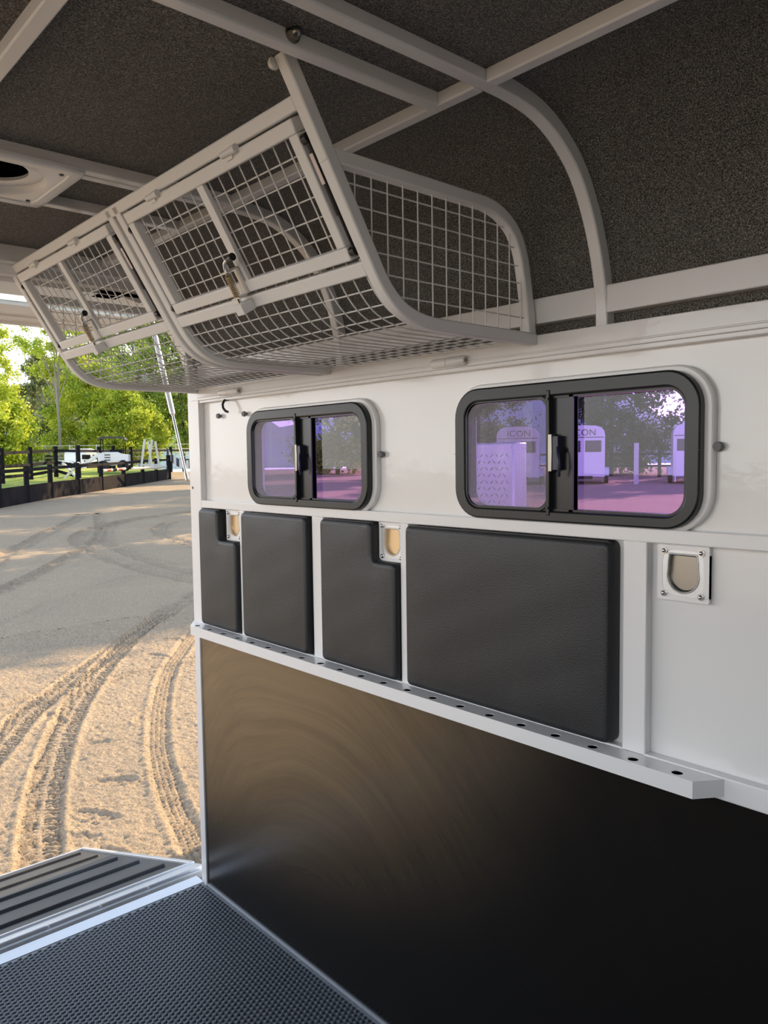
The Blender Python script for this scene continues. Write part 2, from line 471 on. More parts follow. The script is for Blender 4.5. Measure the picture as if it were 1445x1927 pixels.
# right wall: white sheet with two window holes, 1.37 - 1.43
w1 = (-2.155, -1.567, 1.412, 1.702)
w2 = (-1.255, -0.667, 1.414, 1.704)
def wall_sheet():
    b = MB(); ins = 0.020
    xs = [-2.53, w1[0]+ins, w1[1]-ins, w2[0]+ins, w2[1]-ins, XF]
    z0, z1 = 0.93, 1.80
    for i in range(5):
        if i in (1, 3):
            w = w1 if i == 1 else w2
            b.box(xs[i], xs[i+1], 1.372, 1.392, z0, w[2]+ins); b.box(xs[i], xs[i+1], 1.372, 1.392, w[3]-ins, z1)
        else:
            b.box(xs[i], xs[i+1], 1.372, 1.392, z0, z1)
    b.box(-2.53, XF, 1.376, 1.425, 0, 0.93)
    return b.build('wall_right', SHEET, kind='structure')
wall_sheet()
# ceiling lining: flat then curved down to the wall tops; flat to the edge on the opened far side
arc = [(1.02, 2.152), (1.08, 2.150), (1.15, 2.138), (1.212, 2.108), (1.262, 2.065), (1.300, 2.005), (1.325, 1.945), (1.340, 1.890), (1.348, 1.840), (1.350, 1.800)]
arc = smooth_line(arc, 3)
prof = [(-0.58, ZC), (0.40, ZC), (1.02, ZC)]+offset(arc, 0.026)[1:-1]+[(1.382, 1.80), (1.382, 1.70)]
sg = 1 if offset(prof, 0.03)[1][1] > ZC else -1
MB().band(prof, offset(prof, sg*0.03), -2.50, XF).build('ceiling', CARPET, kind='structure', smooth=True)
# outer skin above the lining
MB().band(offset(prof, sg*0.032), offset(prof, sg*0.05), -2.56, XF).build('trim_9', WHITE, kind='structure')
# opposite side, unseen: lower wall and posts, left open above to let daylight in
wl = MB().box(-2.53, XF, -0.60, -0.55, 0, 0.95)
wl.box(-2.53, -2.47, -0.60, -0.55, 0.95, 2.17).box(0.45, XF, -0.60, -0.55, 0.95, 2.17)
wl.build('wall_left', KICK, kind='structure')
wfr = MB().box(XF, XF+0.05, -0.60, 1.43, 0, 2.3)
wfr.build('wall_front', SHEET, kind='structure')

# lower black lining sheet
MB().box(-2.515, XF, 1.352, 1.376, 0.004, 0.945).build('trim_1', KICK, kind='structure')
# rear post with its folded edge
p = MB().box(-2.545, -2.478, 1.350, 1.372, 0.94, 1.802)
p.box(-2.560, -2.531, 1.3525, 1.430, -0.02, 2.02)
p.box(-2.536, -2.512, 1.346, 1.372, 0.0, 0.945)
p.build('trim_2', WHITE, kind='structure', bevel=0.002)
MB().disc((-2.535, 1.3485, 1.455), (0, 1, 0), 0.0045, 0.0016, 12).build('trim_3', BLACKG, kind='structure')
# wall framing: top rail of the pads, uprights, cant rails
fr = MB()
fr.box(-2.478, XF, YW, 1.373, 1.386, 1.413)
for a, b in ((-2.229, -2.200), (-1.832, -1.779), (-1.457, -1.428), (-0.823, -0.773)):
    fr.box(a, b, YW, 1.373, 0.960, 1.387)
fr.box(-2.478, XF, YW, 1.373, 0.935, 0.978)
fr.build('trim_4', WHITE, kind='structure', bevel=0.0025)
cr = MB()
cr.box(-2.529, XF, YW-0.001, 1.378, 1.758, 1.8035)
cr.box(-2.478, XF, 1.353, 1.376, 1.749, 1.758)
cr.box(-2.478, XF, YW-0.004, 1.352, 1.766, 1.770)
cr.build('trim_5', WHITE, kind='structure', bevel=0.0015)
MB().box(-2.478, XF, YW, 1.376, 1.8265, 1.879).build('trim_6', WHITE, kind='structure', bevel=0.0025)
# base angle
MB().box(-2.51, XF, 1.3475, 1.353, 0.0, 0.012).build('baseboard_right', ALU, kind='structure')

# roof bows
def bow(x0, x1):
    b = MB()
    o_ = [(0.20, 2.152)]+arc
    i_ = [(0.20, 2.178)]+offset(arc, sg*0.030)
    b.band(o_, i_, x0, x1)
    b.box(x0, x1, -0.40, 0.20, 2.152, 2.178)
    return b
b = bow(-0.888, -0.862)
b.build('trim_7', WHITE, kind='structure', bevel=0.003)
b = bow(-1.708, -1.682)
b.build('trim_8', WHITE, kind='structure', bevel=0.003)
b = MB()
b.box(-0.995, -0.968, -0.40, 1.00, 2.150, 2.178)
b.box(-1.935, -1.908, -0.40, 1.00, 2.150, 2.178)
b.box(-1.672, -1.645, -0.40, 1.00, 2.150, 2.178)
b.build('trim_11', WHITE, kind='structure', bevel=0.003)
b = MB()
b.box(-2.41, -0.888, 0.998, 1.022, 2.151, 2.178)
b.box(-0.862, XF, 0.998, 1.022, 2.151, 2.178)
b.box(-0.862, XF, 0.386, 0.411, 2.151, 2.178)
b.box(-1.645, -0.995, 0.386, 0.411, 2.151, 2.178)
b.build('trim_12', WHITE, kind='structure', bevel=0.003)
# rear header beam
h = MB()
h.box(-2.47, -2.415, -0.45, 1.25, 2.125, 2.20)
h.box(-2.52, -2.455, -0.50, 1.33, 2.098, 2.175)
h.box(-2.56, -2.50, -0.55, 1.40, 2.085, 2.165)
h.build('trim_13', WHITE, kind='structure', bevel=0.002)
# curved corner plates of the rear frame
MB().band([(1.02, 2.085), (1.10, 2.085), (1.20, 2.060), (1.27, 2.015), (1.32, 1.94), (1.345, 1.87), (1.352, 1.80)],
          [(1.02, 2.19), (1.15, 2.185), (1.28, 2.13), (1.36, 2.05), (1.40, 1.96), (1.425, 1.88), (1.43, 1.80)], -2.56, -2.50).build('trim_14', WHITE, kind='structure', smooth=True)

# ------------------------------------------------------------------ windows
def window(name, w, mull):
    x0, x1, z0, z1 = w
    root = empty(name, loc=(0, 0, 0)); root['kind'] = 'structure'
    y0 = 1.338
    MB().ring(rrect(x0-0.012, x1+0.016, z0-0.006, z1+0.010, 0.075), rrect(x0+0.01, x1-0.01, z0+0.01, z1-0.01, 0.06), 1.356, 1.373).build('surround', WHITE, root, bevel=0.004)
    MB().ring(rrect(x0, x1, z0, z1, 0.066), rrect(x0+0.030, x1-0.027, z0+0.023, z1-0.030, 0.040), y0, 1.374).build('frame', BLACKF, root, bevel=0.004, seg=3)
    MB().ring(rrect(x0+0.029, x1-0.026, z0+0.022, z1-0.029, 0.041), rrect(x0+0.034, x1-0.032, z0+0.027, z1-0.034, 0.037), y0+0.008, 1.374).build('inner_lip', BLACKG, root)
    # outer purple glass, one pane each side
    MB().box(x0+0.02, x1-0.02, 1.3655, 1.3675, z0+0.018, z1-0.02).build('glass', PGLASS, root)
    ma, mb = mull
    m = MB().box(ma, mb, y0+0.012, 1.364, z0+0.022, z1-0.028)
    m.box(mb-0.010, mb, y0+0.008, 1.362, z0+0.022, z1-0.028)
    m.build('mullion', PURPLEB, root)
    MB().box(ma-0.006, ma+0.003, y0-0.002, y0+0.014, z0+0.014, z1-0.018).build('screen_stile', BLACKF, root, bevel=0.0015)
    s = MB()
    s.ring(rrect(x0+0.028, ma, z0+0.022, z1-0.027, 0.034), rrect(x0+0.035, ma-0.007, z0+0.028, z1-0.033, 0.030), y0+0.004, y0+0.012)
    s.build('screen_frame', BLACKF, root)
    MB().box(x0+0.033, ma-0.002, y0+0.008, y0+0.0085, z0+0.026, z1-0.032).build('fly_screen', SCREEN, root)
    l = MB().box(ma+0.002, ma+0.012, y0-0.006, y0+0.010, z0+0.105, z1-0.108)
    l.build('latch_bar', STEEL, root, bevel=0.001)
    l = MB().box(ma+0.010, ma+0.026, y0-0.004, y0+0.014, z0+0.108, z1-0.112)
    l.tube([(ma+0.024, y0-0.002, z1-0.135), (ma+0.031, y0-0.010, z1-0.150), (ma+0.034, y0-0.012, z0+0.115), (ma+0.030, y0-0.006, z0+0.095)], 0.0035, 8)
    l.build('latch', mat('blue_black_plastic', (0.02, 0.025, 0.05), 0.3), root, bevel=0.001)
    d = MB()
    for cz in (z0+0.030, z1-0.036): d.disc((ma-0.002, y0-0.003, cz), (0, -1, 0), 0.003, 0.0012, 10)
    d.build('screw', BLACKG, root)
    zz = (z0+z1)/2
    MB().box(x0-0.001, x0+0.030, y0-0.0005, y0, zz-0.0008, zz).box(x1-0.028, x1+0.001, y0-0.0005, y0, zz-0.0008, zz).build('joint_line', BLACKG, root)
    return root
window('window_1', w1, (-1.886, -1.822))
window('window_2', w2, (-0.990, -0.936))

# ------------------------------------------------------------------ pads
def pad(name, label, poly, group='black vinyl wall pads'):
    """poly = (x,z) outline; front face pillowed"""
    root = MB()
    n = len(poly)
    # inset loops for the soft edge
    def inset(pl, d):
        out = []
        m = len(pl)
        for i in range(m):
            a = Vector(pl[i-1]); b_ = Vector(pl[i]); c = Vector(pl[(i+1) % m])
            e1 = (b_-a).normalized(); e2 = (c-b_).normalized()
            n1 = Vector((-e1.y, e1.x)); n2 = Vector((-e2.y, e2.x))
            k = n1+n2; k = k/(k.dot(n1)) if abs(k.dot(n1)) > 1e-6 else n1
            out.append((b_.x+k.x*d, b_.y+k.y*d))
        return out
    loops = [(poly, 1.371), (poly, 1.346), (inset(poly, 0.0022), 1.3385), (inset(poly, 0.006), 1.3348), (inset(poly, 0.0125), 1.3330), (inset(poly, 0.0145), 1.3329)]
    vs = []
    for lp, y in loops: vs += [(q[0], y, q[1]) for q in lp]
    fs = []
    for k in range(len(loops)-1):
        for i in range(n):
            j = (i+1) % n
            fs.append((k*n+i, k*n+j, (k+1)*n+j, (k+1)*n+i))
    fs.append(tuple((len(loops)-1)*n+i for i in range(n)))
    root.add(vs, fs)
    o = root.build(name, VINYL, smooth=True)
    import bmesh
    bm = bmesh.new(); bm.from_mesh(o.data)
    xs = [q[0] for q in poly]; zs = [q[1] for q in poly]
    for ax, lo_, hi_ in ((0, min(xs), max(xs)), (2, min(zs), max(zs))):
        t = lo_+0.03
        while t < hi_-0.02:
            fc = [f for f in bm.faces if all(v.co.y < 1.3330 for v in f.verts)]
            ge = set(fc)
            for f in fc:
                ge.update(f.edges); ge.update(f.verts)
            co = [0, 0, 0]; no = [0, 0, 0]; co[ax] = t; no[ax] = 1
            bmesh.ops.bisect_plane(bm, geom=list(ge), plane_co=co, plane_no=no); t += 0.022
    ins_ = inset(poly, 0.0145)
    for v in bm.verts:
        if v.co.y < 1.3330 and len(v.link_edges) == 4:
            d = min((Vector((v.co.x, v.co.z))-Vector(a)-(Vector(c)-Vector(a))*max(0, min(1, (Vector((v.co.x, v.co.z))-Vector(a)).dot(Vector(c)-Vector(a))/max(1e-12, (Vector(c)-Vector(a)).length_squared)))).length for a, c in zip(ins_, ins_[1:]+ins_[:1]))
            k = 1-math.exp(-d/0.03)
            v.co.y -= k*(0.0035+0.0006*math.sin(v.co.x*41+v.co.z*17)+0.0005*math.sin(v.co.z*53-v.co.x*23))
    bmesh.ops.recalc_face_normals(bm, faces=bm.faces)
    bm.to_mesh(o.data); bm.free()
    for p_ in o.data.polygons: p_.use_smooth = True
    tag(o, label, 'wall pad', group)
    # stitched welt along the rim
    w = MB(); pts = [(q[0], 1.3395, q[1]) for q in inset(poly, 0.0035)]
    w.tube(pts+[pts[0]], 0.0014, 6)
    w.build('seam_piping', VINYL, o, smooth=True)
    return o
def rnd_poly(pts, r=0.018, n=5):
    out = []; m = len(pts)
    for i in range(m):
        a = Vector(pts[i-1]); b_ = Vector(pts[i]); c = Vector(pts[(i+1) % m])
        p0 = b_+(a-b_).normalized()*r; p1 = b_+(c-b_).normalized()*r
        for k in range(n+1):
            t = k/n
            q = p0*(1-t)**2+b_*2*t*(1-t)+p1*t*t
            out.append((q.x, q.y))
    return out
zt, zb = 1.384, 0.979
# anticlockwise in (x,z)
pad('wall_pad', 'narrow notched black vinyl pad at the rear end of the wall, beside the opening',
    rnd_poly([(-2.476, zb), (-2.232, zb), (-2.232, 1.283), (-2.344, 1.283), (-2.344, zt), (-2.476, zt)]))
pad('wall_pad', 'plain upright black vinyl pad below the smaller-looking left window',
    rnd_poly([(-2.198, zb), (-1.842, zb), (-1.842, zt), (-2.198, zt)]))
pad('wall_pad', 'notched black vinyl pad in the middle, puckered at the corner below its tie-ring pocket',
    rnd_poly([(-1.777, zb), (-1.460, zb), (-1.460, 1.283), (-1.552, 1.283), (-1.552, zt), (-1.777, zt)]))
pad('wall_pad', 'large square black vinyl pad, widest of the four, below the right window',
    rnd_poly([(-1.426, zb), (-0.842, zb), (-0.842, zt), (-1.426, zt)]))

# ------------------------------------------------------------------ tie ring pockets
def cup_outline(s=1.0, n=18):
    """keyhole-like cup: flat top, round bottom (centre 0,0)"""
    pts = [(-0.026*s, 0.034*s), (-0.028*s, 0.020*s)]
    for i in range(n+1):
        a = math.radians(165+210*i/n); pts.append((0.030*s*math.cos(a), -0.006*s+0.030*s*math.sin(a)))
    pts += [(0.028*s, 0.020*s), (0.026*s, 0.034*s)]
    return pts
def tie_pocket(label, cx, cz, cupmat):
    root = empty('tie_ring_pocket', label, 'tie ring', (cx, 1.3655, cz), group='recessed tie-ring pockets along the wall')
    hw, hh = 0.050, 0.052
    outline = cup_outline(1.0); big = cup_outline(1.0)
    # plate with a hole: ring between square and cup outline
    n = len(outline); sq = []
    for (x, z) in outline:
        k = max(abs(x)/hw, abs(z)/hh); sq.append((x/k, z/k))
    b = MB()
    b.ring([(q[0], q[1]) for q in sq], outline, -0.004, 0.004)
    # corners
    for sx in (-1, 1):
        for sz in (-1, 1):
            pass
    b.build('plate', GALV, root)
    b = MB()
    fill = MB()
    fill.ring(rrect(-hw, hw, -hh, hh, 0.003, 3), rrect(-hw+0.010, hw-0.010, -hh+0.010, hh-0.010, 0.020, 3), -0.0045, 0.004)
    fill.build('plate_rim', WHITE, root)
    lip = MB(); o2 = [(x*1.09, z*1.07) for x, z in outline]
    lip.ring(o2, [(x*0.97, z*0.97) for x, z in outline], -0.0055, 0.002)
    lip.build('pocket_lip', GALV if cupmat is STEEL else WHITE, root, bevel=0.0015, smooth=True)
    c = MB()
    lo = [(outline, 0.0), ([(x*0.985, z*0.985) for x, z in outline], 0.008), ([(x*0.90, z*0.90) for x, z in outline], 0.0115)]
    vs = []
    for lp, y in lo: vs += [(q[0], y-0.006, q[1]) for q in lp]
    fs = []
    for k in range(2):
        for i in range(n): fs.append((k*n+i, k*n+(i+1) % n, (k+1)*n+(i+1) % n, (k+1)*n+i))
    fs.append(tuple(2*n+i for i in range(n)))
    c.add(vs, fs); c.build('cup', cupmat, root, smooth=True)
    for sx in (-1, 1):
        for sz in (-1, 1):
            q = MB().disc((sx*0.036, -0.004, sz*0.040), (0, -1, 0), 0.006, 0.003, 14)
            q.dome((sx*0.036, -0.007, sz*0.040), (0, -1, 0), 0.0046, 12)
            q.build('dome_nut', CHROME, root, smooth=True)
    return root
TAN = mat('reflecting_gold_steel', (0.78, 0.58, 0.34), 0.30, metal=0.6, bump=(30, 0.2, 0.002))
tie_pocket('small tie-ring pocket in the notch of the rearmost pad', -2.279, 1.335, TAN)
tie_pocket('tie-ring pocket with gold coloured cup in the notch of the middle pad', -1.500, 1.335, TAN)
tie_pocket('tie-ring pocket with brushed steel cup on the bare white panel at the right', -0.707, 1.333, STEEL)

# ------------------------------------------------------------------ drilled partition rail
def drilled_rail():
    x0, x1 = -2.489, -0.652; ya, yb = 1.300, 1.350; zt_, zb_ = 0.975, 0.943
    holes = [-2.470+0.0890*i for i in range(21)]
    b = MB(); r = 0.0095; cy = 1.318; N = 16; r = 0.0104
    # top face built as cells, each with a round hole
    edges = [x0]+[(holes[i]+holes[i+1])/2 for i in range(20)]+[x1]
    for i, hx in enumerate(holes):
        a, c = edges[i], edges[i+1]
        vs = []; fs = []
        for k in range(N):
            t = 2*math.pi*(k+0.5)/N; dx, dy = math.cos(t), math.sin(t)
            sc = min(((c-hx) if dx > 0 else (hx-a))/abs(dx), ((yb-cy) if dy > 0 else (cy-ya))/abs(dy))
            vs += [(hx+dx*sc, cy+dy*sc, zt_), (hx+dx*r, cy+dy*r, zt_), (hx+dx*r, cy+dy*r, zt_-0.0015)]
        for k in range(N):
            q = (k+1) % N
            fs += [(k*3, q*3, q*3+1, k*3+1), (k*3+1, q*3+1, q*3+2, k*3+2)]
        b.add(vs, fs)
        # corner fillers of the cell
        for sx, xe in ((1, c), (-1, a)):
            for sy, ye in ((1, yb), (-1, ya)):
                cand = [v for v in vs[0::3] if (v[0]-hx)*sx > 0 and (v[1]-cy)*sy > 0]
                e1 = [v for v in cand if abs(v[0]-xe) < 1e-6]; e2 = [v for v in cand if abs(v[1]-ye) < 1e-6]
                if e1 and e2:
                    p1 = max(e1, key=lambda v: (v[1]-cy)*sy); p2 = max(e2, key=lambda v: (v[0]-hx)*sx)
                    b.add([p1, (xe, ye, zt_), p2], [(0, 1, 2)])
    # body below
    b.add([(x0, ya, zt_), (x1, ya, zt_), (x1, ya, zb_), (x0, ya, zb_)], [(0, 1, 2, 3)])
    b.add([(x0, ya, zb_), (x1, ya, zb_), (x1, yb, zb_), (x0, yb, zb_)], [(0, 1, 2, 3)])
    b.add([(x0, ya, zt_), (x0-0.068, yb, zt_), (x0, yb, zt_)], [(0, 1, 2)])
    b.add([(x0, ya, zb_), (x0-0.068, yb, zb_), (x0, yb, zb_)], [(0, 1, 2)])
    b.add([(x0, ya, zt_), (x0-0.068, yb, zt_), (x0-0.068, yb, zb_), (x0, ya, zb_)], [(0, 1, 2, 3)])
    # mitred end returning to the wall
    b.add([(x1, ya, zt_), (x1+0.034, yb, zt_), (x1, yb, zt_)], [(0, 1, 2)])
    b.add([(x1, ya, zb_), (x1+0.034, yb, zb_), (x1, yb, zb_)], [(0, 1, 2)])
    b.add([(x1, ya, zt_), (x1+0.034, yb, zt_), (x1+0.034, yb, zb_), (x1, ya, zb_)], [(0, 1, 2, 3)])
    o = b.build('partition_rail', WHITE)
    tag(o, 'long white drilled rail running along the wall between the pads and the black lining', 'rail')
    # solid black block painting in the shade inside the hollow rail
    MB().box(x0+0.01, x1-0.01, ya+0.004, yb-0.002, zt_-0.012, zt_-0.0030).build('shade_core', VOID, o)
    return o
drilled_rail()

# ------------------------------------------------------------------ small wall fittings
def stop(x, z, label):
    b = MB().disc((x, 1.372, z), (0, -1, 0), 0.0050, 0.008, 10).disc((x, 1.365, z), (0, -1, 0), 0.0088, 0.008, 16, 0.0078)
    tag(b.build('rubber_stop', RUBBERG, smooth=True), label, 'stop', 'grey round rubber stops on the white wall')
stop(-2.364, 1.700, 'grey rubber stop nearest the rear post, left of the pair above the left window')
stop(-2.202, 1.699, 'grey rubber stop between the black hook and the left window, right of the pair')
stop(-1.540, 1.561, 'grey rubber stop at the right edge of the left window')
stop(-0.645, 1.564, 'grey rubber stop at the right edge of the right window')
h = MB().tube([(-2.302, 1.368, 1.752), (-2.302, 1.350, 1.748), (-2.300, 1.342, 1.735), (-2.294, 1.340, 1.722), (-2.286, 1.344, 1.712), (-2.280, 1.350, 1.709)], 0.0042, 10)
h = h.build('coat_hook', BLACKG, smooth=True)
tag(h, 'small black curved hook hanging under the upper rail above the left window', 'hook')
MB().dome((-2.281, 1.350, 1.709), (0.9, 0.3, -0.3), 0.0042, 10).build('hook_tip', WHITE, h, smooth=True)
def bullet(x0, x1, z, label):
    b = MB()
    b.tube([(x0, 1.342, z), (x0+0.006, 1.342, z), ((x0+x1)/2-0.002, 1.342, z)], [0.008, 0.0105, 0.0105], 18)
    o = b.build('bullet_hinge', WHITE, smooth=True)
    c = MB().tube([((x0+x1)/2, 1.342, z), (x1-0.006, 1.342, z), (x1, 1.342, z)], [0.0112, 0.0112, 0.0085], 18)
    c.box((x0+x1)/2, x1-0.01, 1.340, 1.356, z+0.004, z+0.011)
    c.build('hinge_barrel', WHITE, o, smooth=True)
    MB().disc((x1-0.001, 1.342, z), (1, 0, 0), 0.005, 0.002, 14).build('pin', STEEL, o, smooth=True)
    tag(o, label, 'hinge', 'white barrel hinges on the upper rail')
bullet(-2.320, -2.196, 1.772, 'white barrel hinge on the upper rail above the small black hook')
bullet(-1.330, -1.222, 1.771, 'white barrel hinge on the upper rail between the two windows, below the near basket corner')

# pivot bolt of the basket
b = MB().disc((-0.968, 0.696, 2.166), (1, 0, 0), 0.0125, 0.002, 18)
b.disc((-0.966, 0.696, 2.166), (1, 0, 0), 0.0095, 0.008, 6); b.dome((-0.958, 0.696, 2.166), (1, 0, 0), 0.0078, 12)
b = b.build('pivot_bolt', STEEL, smooth=True)
tag(b, 'steel dome nut and bolt on the white roof bar above the near basket post', 'bolt')

# ------------------------------------------------------------------ tack basket
bk = empty('tack_basket', 'white wire mesh tack basket with two flap doors hung below the roof along the wall', 'basket', (-1.76, 0.90, 1.783))
BO = Vector((-1.76, 0.90, 1.783))
def rel(mb):
    mb.v = [(p[0]-BO.x, p[1]-BO.y, p[2]-BO.z) for p in mb.v]; return mb
DY, DZ = 0.514309, -0.857605
def FP(x, s, off=0.0):
    """point on the sloping front: s down the slope, off into the basket"""
    return (x, 0.756+DY*s+0.857605*off, 2.109+DZ*s+0.514309*off)
def fbox(mb, x0, x1, s0, s1, o0, o1):
    return mb.hexa([FP(x0, s0, o0), FP(x1, s0, o0), FP(x1, s0, o1), FP(x0, s0, o1), FP(x0, s1, o0), FP(x1, s1, o0), FP(x1, s1, o1), FP(x0, s1, o1)])
T = 0.024
curve_o = [(0.756+DY*0.255, 2.109+DZ*0.255), (0.900, 1.869), (0.912, 1.851), (0.926, 1.834), (0.943, 1.818), (0.962, 1.805), (0.985, 1.795), (1.012, 1.788), (1.045, 1.784), (1.085, 1.783)]
curve_o = smooth_line(curve_o, 3)+[(1.348, 1.783)]
curve_i = offset(curve_o, T)
if curve_i[-1][1] < 1.783: curve_i = offset(curve_o, -T)
def side_tube(x0, x1, s_top):
    o_ = [FP(0, s_top)[1:]]+curve_o; i_ = [FP(0, s_top, T)[1:]]+curve_i
    return MB().band(o_, i_, x0, x1)
for (x0, x1, st) in ((-1.050, -1.026, -0.088), (-1.750, -1.726, -0.012), (-1.790, -1.766, -0.012), (-2.500, -2.476, -0.075)):
    rel(side_tube(x0, x1, st)).build('side_rail', TUBEW, bk, bevel=0.003)
top_o = [(0.800, 2.055), (1.190, 2.055), (1.225, 2.050), (1.256, 2.038), (1.283, 2.020), (1.303, 1.997), (1.317, 1.968), (1.326, 1.935), (1.338, 1.870), (1.348, 1.790)]
top_o = [top_o[0]]+smooth_line(top_o[1:], 3)
top_i = offset(top_o, -T)
if top_i[0][1] > 2.055: top_i = offset(top_o, T)
for x0, x1 in ((-1.050, -1.026), (-2.500, -2.476)):
    rel(MB().band(top_o, top_i, x0+0.0007, x1-0.0007)).build('end_rail', TUBEW, bk, bevel=0.003)
rel(fbox(MB(), -2.478, -1.048, -0.016, 0.008, 0, T)).build('top_rail', TUBEW, bk, bevel=0.003)
rel(fbox(fbox(MB(), -1.728, -1.048, 0.259, 0.285, 0, T), -2.478, -1.788, 0.259, 0.285, 0, T)).build('lower_rail', TUBEW, bk, bevel=0.003)
GV, GH, WR = 0.0367, 0.0345, 0.00145
# end panels of mesh
def end_mesh(x):
    b = MB()
    def ztop(y): # inner top boundary
        pts = top_i
        for i in range(len(pts)-1):
            if pts[i][0] <= y <= pts[i+1][0]:
                t = (y-pts[i][0])/(pts[i+1][0]-pts[i][0]+1e-9); return pts[i][1]*(1-t)+pts[i+1][1]*t
        return top_i[-1][1]
    front = [FP(0, -0.05, T/2)[1:], FP(0, 0.255, T/2)[1:]]+[((a[0]+c[0])/2, (a[1]+c[1])/2) for a, c in zip(curve_o, curve_i)][1:]
    def zbot(y):
        for i in range(len(front)-1):
            if front[i][0] <= y <= front[i+1][0]:
                t = (y-front[i][0])/(front[i+1][0]-front[i][0]+1e-9); return front[i][1]*(1-t)+front[i+1][1]*t
        return 1.795
    y = 0.867
    while y < 1.32:
        zt_ = ztop(y)+0.006 if y < 1.30 else 1.97
        b.tube([(x, y, zbot(y)), (x, y, zt_)], WR, 6); y += GV
    def yf(z):
        for i in range(len(front)-1):
            if front[i+1][1] <= z <= front[i][1]:
                t = (front[i][1]-z)/(front[i][1]-front[i+1][1]+1e-9); return front[i][0]*(1-t)+front[i+1][0]*t
        return 1.05
    def yr(z):
        r_ = 1.335
        for i in range(1, len(top_i)-1):
            if top_i[i+1][1] <= z <= top_i[i][1]:
                t = (top_i[i][1]-z)/(top_i[i][1]-top_i[i+1][1]+1e-9); r_ = top_i[i][0]*(1-t)+top_i[i+1][0]*t
        return r_+0.004
    for z in (2.010, 1.975, 1.940, 1.906, 1.871, 1.837):
        b.tube([(x-0.003, yf(z), z), (x-0.003, yr(z), z)], WR, 6)
    return b
rel(end_mesh(-1.037)).build('end_mesh', WIRE, bk, smooth=True)
rel(end_mesh(-2.488)).build('end_mesh', WIRE, bk, smooth=True)
# curved bottom mesh
def bottom_mesh(xa, xb):
    b = MB()
    mid = [((a[0]+c[0])/2, (a[1]+c[1])/2) for a, c in zip(curve_o, curve_i)]
    mid = mid+[]
    mid[-1] = (1.334, mid[-1][1])
    # densify
    L = [0]
    for i in range(1, len(mid)): L.append(L[-1]+math.dist(mid[i], mid[i-1]))
    def at(l):
        for i in range(1, len(mid)):
            if l <= L[i]:
                t = (l-L[i-1])/(L[i]-L[i-1]); return (mid[i-1][0]*(1-t)+mid[i][0]*t, mid[i-1][1]*(1-t)+mid[i][1]*t)
        return mid[-1]
    x = xb-0.014
    while x > xa:
        b.tube([(x, y, z) for y, z in mid], WR, 6); x -= GV
    b.tube([(xa, 1.334, mid[-1][1]), (xb, 1.334, mid[-1][1])], WR*1.3, 6)
    l = 0.060
    while l < L[-1]-0.01:
        y, z = at(l); b.tube([(xa, y, z+0.003), (xb, y, z+0.003)], WR, 6); l += GH
    return b
rel(bottom_mesh(-1.726, -1.050)).build('bottom_mesh', WIRE, bk, smooth=True)
rel(bottom_mesh(-2.476, -1.790)).build('bottom_mesh', WIRE, bk, smooth=True)
